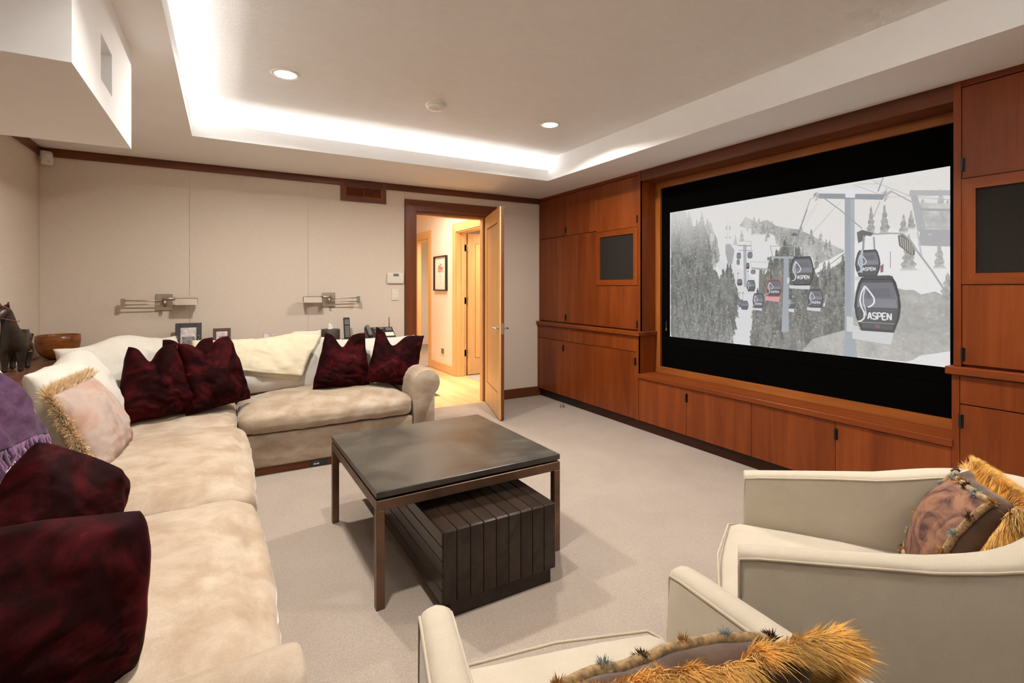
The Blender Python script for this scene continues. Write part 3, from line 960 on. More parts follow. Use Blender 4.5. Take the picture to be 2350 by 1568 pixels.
SHAPES = [
('poly',(222,221,219),[(0.237,0.7598),(0.2943,0.8495),(0.3489,0.8708),(0.4384,0.8111),(0.5039,0.739),(0.4981,0.5805),(0.6337,0.4943),(0.6831,0.5646),(0.7301,0.6049),(0.7616,0.6798),(0.862,0.722),(0.9157,0.6563),(1.0019,0.5978),(1.0019,0.3106),(0.8777,0.3849),(0.766,0.3578),(0.6387,0.4476),(0.4384,0.3806),(0.4009,0.5679),(0.3082,0.5315),(0.2222,0.6041)]),
('forest',(172,172,168),[(0.3489,0.8281),(0.3752,0.8864),(0.4261,0.834),(0.4627,0.847),(0.4981,0.7997),(0.5267,0.7844),(0.5816,0.7598),(0.6235,0.7196),(0.6587,0.6771),(0.6974,0.6445),(0.7278,0.614),(0.7232,0.5878),(0.6783,0.565),(0.6337,0.5269),(0.6286,0.5786),(0.5323,0.6363),(0.4981,0.6801),(0.4923,0.7358),(0.4384,0.7906),(0.3817,0.8008)],0.05,(14,0.5)),
('tree',(168,168,165),(0.3588,0.7997),(0.3588,0.7146),0.012),
('tree',(172,172,170),(0.3321,0.7668),(0.3321,0.6915),0.01),
('tree',(172,172,170),(0.4597,0.7613),(0.4597,0.7004),0.007),
('tree',(180,180,178),(0.383,0.8427),(0.383,0.7796),0.006),
('poly',(214,214,217),[(0.2241,0.6024),(0.3082,0.5652),(0.3641,0.5172),(0.4172,0.4573),(0.4215,0.0004),(0.3082,0.0019),(0.3271,0.2361),(0.289,0.4605)]),
('poly',(232,231,229),[(0.6337,0.5036),(0.6831,0.5646),(0.7301,0.6093),(0.7616,0.6624),(0.7964,0.6916),(0.862,0.722),(0.9157,0.6563),(1.0019,0.5978),(1.0019,0.3408),(0.8777,0.3808),(0.766,0.3578),(0.7301,0.5074),(0.6387,0.4848)]),
('forest',(112,112,107),[(0.4009,0.0027),(0.4073,0.2763),(0.4384,0.4216),(0.4864,0.5814),(0.5153,0.658),(0.5545,0.6726),(0.5869,0.611),(0.608,0.5144),(0.6387,0.4476),(0.6587,0.4839),(0.6831,0.501),(0.7022,0.527),(0.7301,0.5473),(0.7301,0.1355),(0.6587,0.1068),(0.608,0.0046)],0.16,(40,1.0)),
('tree',(125,125,121),(0.5153,0.579),(0.5153,0.2825),0.012),
('tree',(125,125,121),(0.6562,0.4932),(0.6562,0.2906),0.012),
('tree',(125,125,121),(0.6927,0.5231),(0.6927,0.2927),0.014),
('tree',(125,125,121),(0.7139,0.5441),(0.7139,0.2939),0.014),
('forest',(170,168,162),[(0.5869,-0.0091),(0.6286,0.0835),(0.6831,0.1196),(0.7347,0.1538),(0.766,0.2883),(0.8049,0.3502),(0.8777,0.3931),(0.8931,0.3851),(0.9157,0.3853),(0.934,0.3618),(0.966,0.3781),(1.0019,0.3408),(1.0019,0.0611),(0.9626,0.0604),(0.8969,0.0063),(0.7616,0.005)],0.03,(70,0.3)),
('poly',(228,227,225),[(0.9045,0.004),(0.9304,0.0457),(0.9695,0.0657),(1.0019,0.0838),(1.0019,-0.0031),(0.952,0.002)]),
('tree',(150,150,147),(0.8053,0.8516),(0.8053,0.6938),0.014),
('tree',(150,150,147),(0.8415,0.8494),(0.8415,0.6879),0.016),
('tree',(158,158,155),(0.8909,0.7867),(0.8909,0.6865),0.013),
('tree',(165,165,162),(0.9098,0.8038),(0.9098,0.7034),0.012),
('tree',(158,158,155),(0.9036,0.6777),(0.9036,0.4863),0.021),
('tree',(172,172,169),(0.9759,0.6209),(0.9759,0.4923),0.017),
('tree',(176,176,173),(0.9788,0.893),(0.9788,0.6461),0.024),
('tree',(180,180,177),(0.9375,0.8563),(0.9375,0.705),0.018),
('tree',(178,178,175),(0.9944,0.8343),(0.9944,0.6437),0.022),
('tree',(160,160,157),(0.9944,0.4723),(0.9944,0.3262),0.02),
('forest',(188,187,185),[(0.9299,0.8386),(1.0014,0.8134),(1.0014,0.6142),(0.933,0.6234)],0.02,(30,0.3)),
('forest',(160,161,160),[(0.1982,0.8959),(0.219,0.876),(0.2292,0.8118),(0.2495,0.7466),(0.2545,0.5998),(0.2241,0.6024),(0.1982,0.6991)],0.05,(30,0.6)),
('forest',(112,113,110),[(0.0056,0.9869),(0.0595,0.9979),(0.0839,0.9938),(0.0943,0.9503),(0.0971,0.921),(0.118,0.9386),(0.1253,0.8664),(0.1391,0.8638),(0.169,0.9099),(0.1797,0.9077),(0.194,0.8179),(0.2045,0.7768),(0.2138,0.6815),(0.219,0.5092),(0.2369,0.53),(0.2495,0.5001),(0.2595,0.4575),(0.2743,0.4914),(0.2817,0.5063),(0.2962,0.5359),(0.3082,0.5352),(0.3271,0.4223),(0.3365,0.3481),(0.3411,0.289),(0.3201,0.2356),(0.3271,0.1468),(0.3082,0.092),(0.3034,0.0086),(0.0056,-0.0002)],0.17,(46,1.0)),
('tree',(118,119,116),(0.0799,0.9948),(0.0799,0.6973),0.03),
('tree',(118,119,116),(0.1717,0.9133),(0.1717,0.6068),0.03),
('tree',(118,119,116),(0.1141,0.9394),(0.1141,0.7096),0.022),
('tree',(118,119,116),(0.2369,0.5355),(0.2369,0.307),0.02),
('tree',(118,119,116),(0.3034,0.5392),(0.3034,0.272),0.024),
('tree',(118,119,116),(0.2792,0.5064),(0.2792,0.3087),0.016),
('tree',(118,119,116),(0.3177,0.041),(0.3177,-0.0114),0.01),
('poly',(165,165,167),[(0.287,0.8396),(0.2938,0.8383),(0.2938,0.8096),(0.287,0.8108)]),
('poly',(165,165,167),[(0.3034,0.8365),(0.3101,0.8352),(0.3101,0.8067),(0.3034,0.8079)]),
('poly',(165,165,167),[(0.287,0.7623),(0.2929,0.7614),(0.2929,0.7493),(0.287,0.7502)]),
('poly',(165,165,167),[(0.3034,0.7597),(0.3101,0.7587),(0.3101,0.7467),(0.3034,0.7477)]),
('line',(165,165,166),0.002,[(0.2972,0.8679),(0.2972,0.6717)]),
('poly',(158,159,163),[(0.2865,0.707),(0.3082,0.7079),(0.3271,0.6607),(0.3177,0.5645),(0.2986,0.5659),(0.2865,0.6426)]),
('poly',(160,168,174),[(0.365,0.6929),(0.3798,0.691),(0.3798,0.4),(0.3686,0.4)]),
('line',(130,136,144),0.006,[(0.3411,0.6924),(0.3998,0.6812)]),
('line',(130,136,144),0.004,[(0.3458,0.6571),(0.4064,0.648)]),
('line',(150,150,152),0.0025,[(0.3458,0.7213),(0.3976,0.7139)]),
('line',(150,150,152),0.0025,[(0.3976,0.7139),(0.3998,0.6523)]),
('poly',(112,113,110),[(0.4327,0.5193),(0.4462,0.5186),(0.445,0.3613),(0.4293,0.361)]),
('line',(160,162,164),0.012,[(0.3998,0.5298),(0.472,0.5151)]),
('line',(158,160,163),0.0025,[(0.3963,0.5733),(0.4782,0.5634)]),
('line',(158,160,163),0.0025,[(0.3963,0.5733),(0.402,0.5297)]),
('line',(120,120,118),0.002,[(0.4164,0.2427),(0.4064,0.0048)]),
('gond',(96,98,106),(0.3366,0.6409),(0.3562,0.5961),0.5927,0),
('gond',(100,102,110),(0.3366,0.5927),(0.3509,0.5562),0.5521,0),
('gond',(96,98,106),(0.3834,0.6409),(0.4051,0.5967),0.5962,0),
('gond',(190,90,92),(0.3773,0.5668),(0.3925,0.5236),0.5235,0),
('gond',(110,112,118),(0.397,0.5184),(0.4179,0.488),0.4863,0),
('gond',(172,84,88),(0.3382,0.4556),(0.3624,0.4099),0.4009,0),
('gond',(90,92,100),(0.343,0.3138),(0.3649,0.2596),0.2531,0),
('gond',(72,73,80),(0.354,0.3052),(0.3879,0.2437),0.2297,0),
('gond',(72,73,80),(0.3797,0.4472),(0.417,0.3706),0.3591,1),
('gond',(105,106,112),(0.4194,0.2289),(0.4485,0.1974),0.18,0),
('line',(150,152,155),0.003,[(0.343,0.496),(0.343,0.4555)]),
('line',(110,110,112),0.006,[(0.3392,0.4962),(0.3468,0.4958)]),
('line',(150,152,155),0.003,[(0.3858,0.5091),(0.3858,0.447)]),
('line',(110,110,112),0.006,[(0.3822,0.5093),(0.3895,0.5089)]),
('line',(150,152,155),0.003,[(0.3499,0.3595),(0.3499,0.3141)]),
('line',(110,110,112),0.006,[(0.3461,0.3594),(0.3537,0.3596)]),
('line',(150,152,155),0.003,[(0.3643,0.3598),(0.3643,0.3057)]),
('line',(110,110,112),0.006,[(0.3606,0.3597),(0.368,0.3599)]),
('line',(150,152,155),0.003,[(0.4746,0.5429),(0.4727,0.4453)]),
('line',(110,110,112),0.006,[(0.4713,0.5431),(0.478,0.5426)]),
('gond',(72,73,80),(0.4051,0.3581),(0.4508,0.2579),0.2415,2),
('gond',(72,73,80),(0.542,0.3318),(0.5692,0.2636),0.2387,1),
('gond',(204,92,96),(0.4585,0.448),(0.5213,0.3371),0.303,3),
('line',(150,156,163),0.004,[(0.4755,0.6704),(0.5287,0.6618),(0.5982,0.6503)]),
('line',(150,156,163),0.005,[(0.4755,0.6704),(0.4852,0.6014)]),
('line',(150,156,163),0.005,[(0.5982,0.6503),(0.5907,0.5914)]),
('line',(158,164,172),0.014,[(0.4797,0.5957),(0.5628,0.5863)]),
('poly',(118,118,120),[(0.4642,0.5986),(0.4783,0.5973),(0.4783,0.5759),(0.4642,0.5771)]),
('poly',(152,160,168),[(0.5274,0.5858),(0.5459,0.5841),(0.5451,0.2665),(0.5459,0.1755),(0.5446,0.1145),(0.5186,0.1109),(0.5234,0.2977)]),
('poly',(205,207,208),[(0.5393,0.4601),(0.5485,0.4598),(0.5472,0.423),(0.5393,0.4231)]),
('line',(175,182,194),0.006,[(0.5666,0.728),(0.5653,0.5961)]),
('poly',(96,96,98),[(0.5537,0.7347),(0.5641,0.7444),(0.5806,0.7303),(0.5781,0.7207),(0.5576,0.724)]),
('line',(128,129,130),0.0035,[(0.5806,0.7303),(0.6105,0.8813)]),
('line',(175,175,174),0.0018,[(0.5705,0.7001),(0.6372,0.8749)]),
('line',(175,175,174),0.0018,[(0.6276,0.7292),(0.6962,0.8605)]),
('gond',(70,70,72),(0.5503,0.5906),(0.6328,0.4098),0.3853,3),
('line',(165,167,172),0.004,[(0.6502,0.4875),(0.6526,0.3958)]),
('poly',(120,121,124),[(0.6431,0.4878),(0.6502,0.4927),(0.6584,0.4849),(0.6549,0.4764),(0.6467,0.4767)]),
('line',(130,131,132),0.0028,[(0.6549,0.4938),(0.7304,0.599)]),
('gond',(72,73,80),(0.611,0.3867),(0.6635,0.2744),0.2522,3),
('line',(190,180,176),0.004,[(0.6746,0.3613),(0.6666,0.2919)]),
('poly',(214,214,214),[(0.6642,0.3048),(0.6696,0.3029),(0.6682,0.2833),(0.6631,0.283)]),
('line',(128,129,130),0.004,[(0.6215,0.9435),(0.5559,0.6294)]),
('line',(175,175,174),0.0016,[(0.6457,0.9098),(0.565,0.7333)]),
('line',(175,175,174),0.0016,[(0.7202,0.9051),(0.6094,0.7023)]),
('line',(130,131,132),0.0025,[(0.7299,0.5951),(0.6541,0.4935)]),
('poly',(152,160,168),[(0.7299,0.9247),(0.7589,0.9166),(0.7582,0.1472),(0.7674,-0.004),(0.7249,-0.0135),(0.7299,0.1432)]),
('poly',(166,172,178),[(0.747,0.9199),(0.7589,0.9166),(0.7582,0.1472),(0.7488,0.1459)]),
('line',(138,144,152),0.03,[(0.6478,0.9518),(0.8398,0.8916)]),
('poly',(226,227,230),[(0.6561,0.9941),(0.8398,0.9376),(0.8398,0.9112),(0.7619,0.9368),(0.7318,0.9457),(0.6561,0.9725)]),
('poly',(226,227,230),[(0.731,0.9688),(0.7619,0.9594),(0.76,0.909),(0.7318,0.919)]),
('line',(150,158,164),0.007,[(0.8381,0.9988),(0.8244,0.9262)]),
('line',(172,174,176),0.002,[(0.7663,0.9864),(0.8244,0.9677)]),
('line',(172,174,176),0.002,[(0.8053,0.998),(0.8296,0.9758)]),
('rubble',(150,150,150),[(0.6224,0.9942),(0.6603,0.9905),(0.6603,0.9444),(0.6478,0.9169),(0.6224,0.9394)]),
('rubble',(150,150,150),[(0.8296,0.9457),(0.8566,0.9442),(0.8566,0.889),(0.85,0.8632),(0.8296,0.8826)]),
('line',(150,151,152),0.0055,[(0.6561,0.9494),(0.7163,0.8502),(0.7802,0.7304)]),
('line',(150,151,152),0.0035,[(0.8296,0.8686),(0.8123,0.7882)]),
('line',(160,161,162),0.0022,[(0.7545,0.9873),(0.8262,0.9116)]),
('line',(160,161,162),0.0022,[(0.8123,0.9829),(0.9083,0.8778)]),
('line',(150,151,152),0.0045,[(0.8566,0.9214),(0.9114,0.8448)]),
('line',(165,165,166),0.002,[(0.8566,0.8869),(0.9716,0.863)]),
('line',(165,165,166),0.002,[(0.9238,0.8667),(1.0,0.8327)]),
('poly',(172,173,175),[(0.9058,0.9067),(0.9238,0.8866),(0.9465,0.687),(0.9253,0.6874)]),
('line',(176,177,178),0.026,[(0.9058,0.8959),(1.0028,0.8661)]),
('line',(160,161,163),0.011,[(0.9314,0.8019),(1.0028,0.7814)]),
('line',(170,171,173),0.004,[(0.945,0.7089),(1.0028,0.6943)]),
('line',(166,167,170),0.083,[(0.9293,0.6569),(1.0028,0.6425)]),
('line',(190,191,193),0.008,[(0.9495,0.6688),(0.9593,0.6673)]),
('line',(186,187,190),0.007,[(0.9253,0.6841),(0.9345,0.5606)]),
('poly',(112,108,102),[(0.8764,0.6753),(0.8925,0.6829),(0.9114,0.6296),(0.9192,0.5887),(0.9182,0.5655),(0.9083,0.5685),(0.8796,0.6203)]),
('line',(190,186,178),0.0035,[(0.8829,0.6709),(0.8854,0.6196)]),
('line',(190,186,178),0.0035,[(0.8886,0.6632),(0.8909,0.6094)]),
('line',(190,186,178),0.0035,[(0.8944,0.6556),(0.8963,0.5993)]),
('line',(190,186,178),0.0035,[(0.9001,0.648),(0.9017,0.5893)]),
('line',(190,186,178),0.0035,[(0.9058,0.6405),(0.907,0.5793)]),
('line',(190,186,178),0.0035,[(0.9114,0.633),(0.9123,0.5694)]),
('line',(160,161,162),0.008,[(0.8088,0.6933),(0.86,0.6904),(0.8893,0.6828),(0.9083,0.6434),(0.9238,0.5881),(0.9599,0.4803),(1.0028,0.3329)]),
('poly',(95,96,98),[(0.7656,0.7112),(0.7802,0.7232),(0.8123,0.6998),(0.8053,0.6832),(0.791,0.6904),(0.7838,0.6614),(0.7693,0.649)]),
('line',(140,146,154),0.011,[(0.7856,0.6899),(0.7831,0.6039)]),
('line',(150,156,164),0.009,[(0.813,0.6784),(0.8151,0.6074)]),
('gond',(70,71,75),(0.7604,0.6079),(0.831,0.4585),0.4316,2),
('line',(176,184,194),0.012,[(0.7802,0.6115),(0.7784,0.4818)]),
('line',(120,121,122),0.003,[(0.8573,0.5922),(0.8573,0.5025)]),
('poly',(140,96,96),[(0.8303,0.5146),(0.8398,0.5279),(0.8385,0.4826),(0.8313,0.4795)]),
('poly',(205,206,207),[(0.7356,0.2326),(0.7545,0.227),(0.7552,0.1833),(0.7693,0.1777),(0.7748,0.1422),(0.7356,0.144)]),
('gond',(66,66,67),(0.7574,0.455),(0.8845,0.1546),0.0887,4)]


PW, PH = 1440, 802


class Painter:
    def __init__(self):
        b = np.linspace(0, 1, PH)[:, None]
        top = np.array([226, 223, 219.0])
        mid = np.array([229, 228, 226.0])
        t = np.clip(b, 0, 1)[..., None]
        self.a = np.broadcast_to(mid * (1 - t) + top * t, (PH, PW, 3)).copy()
        rs = np.random.RandomState(5)
        self.n = {}
        for k in (6, 14, 30, 40, 46, 70, 120, 200):
            g = rs.rand(k + 2, int(k * 1.8) + 2)
            self.n[k] = self.up(g)
        self.rs = rs

    def up(self, g):
        h, w = g.shape
        y = np.linspace(0, h - 1.001, PH)
        x = np.linspace(0, w - 1.001, PW)
        yi, xi = y.astype(int), x.astype(int)
        fy, fx = (y - yi)[:, None], (x - xi)[None]
        fy = fy * fy * (3 - 2 * fy)
        fx = fx * fx * (3 - 2 * fx)
        a = g[yi][:, xi]
        b = g[yi][:, xi + 1]
        c = g[yi + 1][:, xi]
        d = g[yi + 1][:, xi + 1]
        return (a * (1 - fx) + b * fx) * (1 - fy) + (c * (1 - fx) + d * fx) * fy

    def mask(self, pts, ss=3):
        p = np.array([(x * PW, y * PH) for x, y in pts])
        x0, y0 = np.floor(p.min(0)).astype(int)
        x1, y1 = np.ceil(p.max(0)).astype(int) + 1
        x0, y0, x1, y1 = max(x0, 0), max(y0, 0), min(x1, PW), min(y1, PH)
        if x1 <= x0 or y1 <= y0:
            return None
        gx = (np.arange((x1 - x0) * ss) + 0.5) / ss + x0
        gy = (np.arange((y1 - y0) * ss) + 0.5) / ss + y0
        X, Yg = np.meshgrid(gx, gy)
        ins = np.zeros(X.shape, bool)
        for i in range(len(p)):
            a, b = p[i], p[i - 1]
            if a[1] == b[1]:
                continue
            c = (a[1] > Yg) != (b[1] > Yg)
            ins ^= c & (X < (b[0] - a[0]) * (Yg - a[1]) / (b[1] - a[1]) + a[0])
        mk = ins.reshape(y1 - y0, ss, x1 - x0, ss).mean((1, 3))
        return (slice(y0, y1), slice(x0, x1)), mk

    def fill(self, sl, mk, col):
        if not hasattr(col, 'shape') or col.ndim == 1:
            col = np.array(col, float)[None, None]
        self.a[sl] = self.a[sl] * (1 - mk[..., None]) + col * mk[..., None]

    def poly(self, col, pts, alpha=1.0):
        r = self.mask(pts)
        if r:
            self.fill(r[0], r[1] * alpha, np.array(col, float))

    def line(self, col, w, pts, alpha=1.0):
        A = PW / PH
        for (xa, ya), (xb, yb) in zip(pts, pts[1:]):
            dx, dy = (xb - xa) * A, yb - ya
            L = math.hypot(dx, dy) or 1
            ox, oy = -dy / L * w / 2 / A, dx / L * w / 2
            self.poly(col, [(xa + ox, ya + oy), (xb + ox, yb + oy), (xb - ox, yb - oy), (xa - ox, ya - oy)], alpha)

    def forest(self, col, pts, snow, spec):
        r = self.mask(pts, 2)
        if not r:
            return
        sl, mk = r
        k, amp = spec
        n1, n2, n3 = self.n[k][sl], self.n[120][sl], self.n[14][sl]
        edge = np.clip(mk * 1.0 + (n2 - 0.5) * 0.8 * (mk > 0) * (mk < 1), 0, 1)
        v = 1 + amp * 0.34 * (n1 - 0.5) + amp * 0.22 * (n2 - 0.5) + 0.14 * (n3 - 0.5)
        c = np.array(col, float)[None, None] * v[..., None]
        s = np.clip((self.n[70][sl] * 0.6 + self.n[120][sl] * 0.4 - (0.86 - snow)) * 9, 0, 1)
        c = c * (1 - 0.6 * s[..., None]) + 205 * 0.6 * s[..., None]
        self.fill(sl, edge, c)
        if amp >= 0.5:
            A = [np.array(p) for p in pts]
            xs, ys = [p[0] for p in pts], [p[1] for p in pts]
            area = 0.5 * abs(sum(pts[i - 1][0] * pts[i][1] - pts[i][0] * pts[i - 1][1] for i in range(len(pts))))
            spots = []
            for _ in range(int(area * 2600) + 8):
                x, y = self.rs.uniform(min(xs), max(xs)), self.rs.uniform(min(ys), max(ys))
                ins = False
                for i in range(len(pts)):
                    (xa, ya), (xb, yb) = pts[i], pts[i - 1]
                    if (ya > y) != (yb > y) and x < (xb - xa) * (y - ya) / (yb - ya) + xa:
                        ins = not ins
                if ins:
                    spots.append((x, y))
            spots.sort(key=lambda q: -q[1])
            for x, y in spots:
                hgt = self.rs.uniform(0.08, 0.17) * (0.55 + 0.45 * amp)
                k2 = self.rs.uniform(0.74, 1.12)
                self.tree(tuple(q * k2 for q in col), (x, y + hgt * 0.4), (x, y - hgt * 0.6), hgt * self.rs.uniform(0.10, 0.15), snow)

    def tree(self, col, top, bot, hw, snow=0.0):
        cx, yt, yb = (top[0] + bot[0]) / 2, top[1], bot[1]
        H = yt - yb
        n = max(6, int(H * 60))
        rs = self.rs
        L, R = [], []
        for i in range(n + 1):
            t = i / n
            y = yt - t * H
            w = hw * (0.05 + 0.95 * t ** 0.85)
            tooth = 1.12 if i % 2 else 0.72
            L.append((cx - w * tooth * rs.uniform(0.8, 1.1), y))
            R.append((cx + w * tooth * rs.uniform(0.8, 1.1), y))
        r = self.mask(L + R[::-1], 2)
        if not r:
            return
        sl, mk = r
        v = 1 + 0.22 * (self.n[70][sl] - 0.5) + 0.2 * (self.n[120][sl] - 0.5)
        c = np.array(col, float)[None, None] * v[..., None]
        if snow:
            s2 = np.clip((self.n[200][sl] * 0.5 + self.n[120][sl] * 0.5 - 0.72) * 10, 0, 1)[..., None]
            c = c * (1 - 0.55 * s2) + 214 * 0.55 * s2
        fade = np.clip((np.arange(sl[0].start, sl[0].stop)[:, None] / PH - yb) / max(H, 1e-4) * 6 + 0.25, 0, 1)
        self.fill(sl, mk * 0.92 * fade, c)

    def rubble(self, col, pts):
        for _ in range(46):
            w = self.rs.rand(len(pts))
            w /= w.sum()
            x = sum(a * p[0] for a, p in zip(w, pts))
            y = sum(a * p[1] for a, p in zip(w, pts))
            a, l = self.rs.rand() * 6.28, self.rs.uniform(0.006, 0.02)
            k = self.rs.uniform(0.75, 1.35)
            self.line([min(235, q * k) for q in col], 0.004, [(x, y), (x + math.cos(a) * l * 0.6, y + math.sin(a) * l)])

    GL = {'A': [[(0, 1), (.42, 0), (.58, 0), (1, 1)], [(.2, .68), (.8, .68)]],
          'S': [[(1, .14), (.78, 0), (.22, 0), (0, .14), (0, .36), (.22, .48), (.78, .52), (1, .66), (1, .86), (.78, 1), (.22, 1), (0, .86)]],
          'P': [[(0, 1), (0, 0), (.75, 0), (1, .14), (1, .42), (.75, .55), (0, .55)]],
          'E': [[(1, 0), (0, 0), (0, 1), (1, 1)], [(0, .5), (.85, .5)]],
          'N': [[(0, 1), (0, 0), (1, 1), (1, 0)]],
          '1': [[(.2, .2), (.5, 0), (.5, 1)]], '3': [[(0, .1), (.3, 0), (.8, 0), (1, .2), (.8, .48), (.4, .5), (.8, .52), (1, .8), (.8, 1), (.3, 1), (0, .9)]],
          '2': [[(0, .15), (.3, 0), (.8, 0), (1, .2), (.9, .45), (0, 1), (1, 1)]]}

    def text(self, s, x0, y0, x1, y1, col, w):
        n = len(s)
        cw = (x1 - x0) / (n + 0.32 * (n - 1))
        for i, ch in enumerate(s):
            xa = x0 + i * cw * 1.32
            for st in self.GL[ch]:
                self.line(col, w, [(xa + px * cw, y0 + (y1 - y0) * py) for px, py in st])

    def gond(self, col, a, b, yb, lv):
        x0, y0, x1, y1 = a[0], a[1], b[0], b[1]
        X = lambda f: x0 + (x1 - x0) * f
        Yf = lambda f: y0 + (y1 - y0) * f
        out = [(.17, 0), (.83, 0), (.9, .1), (.97, .32), (1, .52), (.97, .74), (.86, 1), (.16, 1), (.04, .74), (0, .52), (.03, .32), (.1, .1)]
        if lv > 0:
            self.poly((206, 207, 209) if col[0] < 150 else (214, 150, 152), [(X(-.04), Yf(.99)), (X(.86), Yf(.99)), (X(.80), yb), (X(-.04), yb + (y1 - yb) * 0.25)])
        P = lambda q: [(X(p), Yf(r)) for p, r in q]
        self.poly(tuple(c * 0.82 for c in col), P(out))
        q = lambda k: [(.5 + (p - .5) * k, .5 + (r - .5) * k) for p, r in out]
        inner = (70, 71, 75) if col[0] > 150 else tuple(min(255, c * 1.06 + 4) for c in col)
        self.poly(inner, P(q(.9)))
        self.poly((112, 113, 123), P([(.17, .10), (.83, .10), (.93, .36), (.93, .56), (.07, .56), (.07, .36)]), 0.8)
        self.poly((142, 143, 152), P([(.12, .40), (.90, .40), (.93, .56), (.07, .56)]), 0.45)
        self.poly((86, 87, 95), P([(.28, .22), (.75, .20), (.80, .36), (.30, .38)]), 0.5)
        if lv == 0:
            return
        hw = abs(y1 - y0)
        sw = 0.028 * hw
        C1 = (232, 234, 238)
        leaf = [(.24, .16), (.16, .30), (.13, .44), (.17, .56), (.23, .66), (.23, .76), (.16, .82), (.09, .83)]
        leaf2 = [(.24, .16), (.36, .28), (.44, .38), (.45, .46), (.40, .52), (.31, .56)]
        leaf3 = [(.25, .18), (.21, .34), (.21, .48), (.26, .62), (.27, .72)]
        self.line(C1, sw, P(leaf))
        self.line(C1, sw, P(leaf2))
        self.line((200, 206, 216), sw * 0.8, P(leaf3))
        if lv >= 2:
            self.text('ASPEN', X(.31), Yf(.655), X(.80), Yf(.775), (226, 227, 229), 0.026 * hw)
        if lv >= 3:
            self.text('132', X(.46), Yf(.88), X(.56), Yf(.92), (186, 84, 82), 0.010 * hw)
            self.line((120, 121, 124), 0.006 * hw, P([(.12, .60), (.90, .60)]))
        if lv >= 4:
            self.line((170, 172, 176), 0.008 * hw, P([(.10, .84), (.88, .84)]))
            self.poly((70, 71, 72), P([(.22, -.02), (.30, -.03), (.76, -.03), (.84, -.01), (.82, .03), (.2, .03)]))
            self.line((196, 198, 202), 0.014 * hw, P([(.10, .08), (.03, .30), (-.02, .62)]))


pa = Painter()
for sh in SHAPES:
    getattr(pa, sh[0])(*sh[1:])
# mist that thins downwards: top left of the picture and the very foot
bb = np.linspace(0, 1, PH)[:, None, None]
aa = np.linspace(0, 1, PW)[None, :, None]
fog_haze = np.clip((bb - 0.55) / 0.4, 0, 1) * np.clip(1.25 - aa * 1.6, 0, 1) * 0.85
fog_haze = np.maximum(fog_haze, 0.15 + 0.10 * np.clip((0.35 - bb) / 0.35, 0, 1))  # even veil over the whole picture paints in the projected image's haze
pic = pa.a * (1 - fog_haze) + np.array([224, 222, 219.0]) * fog_haze
pic[:, :5] = 238
pic = pic + (pa.n[200][..., None] - 0.5) * 5
px = np.ones((PH, PW, 4), np.float32)
px[..., :3] = np.clip(pic / 255.0, 0, 1)
img = bpy.data.images.new('screen_picture', PW, PH)
img.pixels.foreach_set(px.ravel())
img.update()
img.pack()
m, nt, bs, n, l = base_mat('screen_image')
uvn = n.new('ShaderNodeUVMap')
it = n.new('ShaderNodeTexImage')
it.image = img
it.extension = 'EXTEND'
l.new(uvn.outputs[0], it.inputs['Vector'])
bs.inputs['Base Color'].default_value = (0.02, 0.02, 0.02, 1)
bs.inputs['Roughness'].default_value = 0.9
bs.inputs['Specular IOR Level'].default_value = 0.0
l.new(it.outputs['Color'], bs.inputs['Emission Color'])
bs.inputs['Emission Strength'].default_value = 0.97 / 2 ** EXPOSURE
bm = bmesh.new()
iy0, iy1, iz0, iz1 = 3.285, 1.222, 0.8785, 2.027
vs = [bm.verts.new((FS + 0.002, y, z)) for y, z in ((iy0, iz0), (iy1, iz0), (iy1, iz1), (iy0, iz1))]
f = bm.faces.new(vs)
uv = bm.loops.layers.uv.new('UVMap')
for lp, c in zip(f.loops, ((0, 0), (1, 0), (1, 1), (0, 1))):
    lp[uv].uv = c
pm = wpart('projected_picture', bm, 'screen_image', T, label='projected winter picture of gondola cabins and lift towers')

# ------------------------------------------------------------------ ledge behind the sofa
T = thing('wall_ledge', 'brown wooden ledge running along the walls behind the sofa', 'ledge', (XL, YB, 0))
LX, LY, LZ = XL + 0.325, YB - 0.30, 0.80
wpart('shelf_board', B(XL + 0.001, LX, -0.2, YB - 0.001, LZ - 0.03, LZ, 0.003), 'ledge_wood', T)
wpart('shelf_board', B(LX + 0.001, 1.60, LY, YB - 0.001, LZ - 0.03, LZ, 0.003), 'ledge_wood', T)
wpart('front_panel', B(LX - 0.03, LX - 0.012, -0.2, LY, 0, LZ - 0.031), 'cherry_trim_y', T)
wpart('front_panel', B(LX - 0.03, 1.58, LY + 0.012, LY + 0.03, 0, LZ - 0.031), 'cherry_trim', T)

# ------------------------------------------------------------------ sectional sofa
SF = thing('sectional_sofa', 'large L-shaped beige velvet sectional with rolled arms and dark wood plinth', 'sofa', (-0.3, 4.2, 0))
bm = bmesh.new()
box(bm, 0.08, 1.32, 3.925, 4.84, 0.06, 0.295, 0.014, 2)
box(bm, -0.90, 0.082, 1.10, 4.84, 0.06, 0.285, 0.014, 2)
wpart('base', bm, 'sofa_velvet', SF, True)
bm = bmesh.new()
box(bm, 0.04, 1.49, 3.958, 4.80, 0.001, 0.060)
box(bm, -0.88, 0.045, 0.92, 4.80, 0.001, 0.060)
wpart('plinth', bm, 'cherry_trim', SF)
bm = bmesh.new()
box(bm, -0.86, 1.32, 4.79, 4.86, 0.29, 0.68, 0.03, 2)
box(bm, -0.92, -0.86, 1.10, 4.86, 0.28, 0.68, 0.03, 2)
wpart('back_frame', bm, 'sofa_velvet', SF, True)


def seat(x0, x1, y0, y1, z0, h, crown, bul, seed, r=0.075, wr=0.010):
    bm = cushion(x1 - x0, y1 - y0, h, r, crown, bul, seed, wr, 26)
    shift(bm, ((x0 + x1) / 2, (y0 + y1) / 2, z0))
    return wpart('seat_cushion', bm, 'sofa_velvet', SF, True)


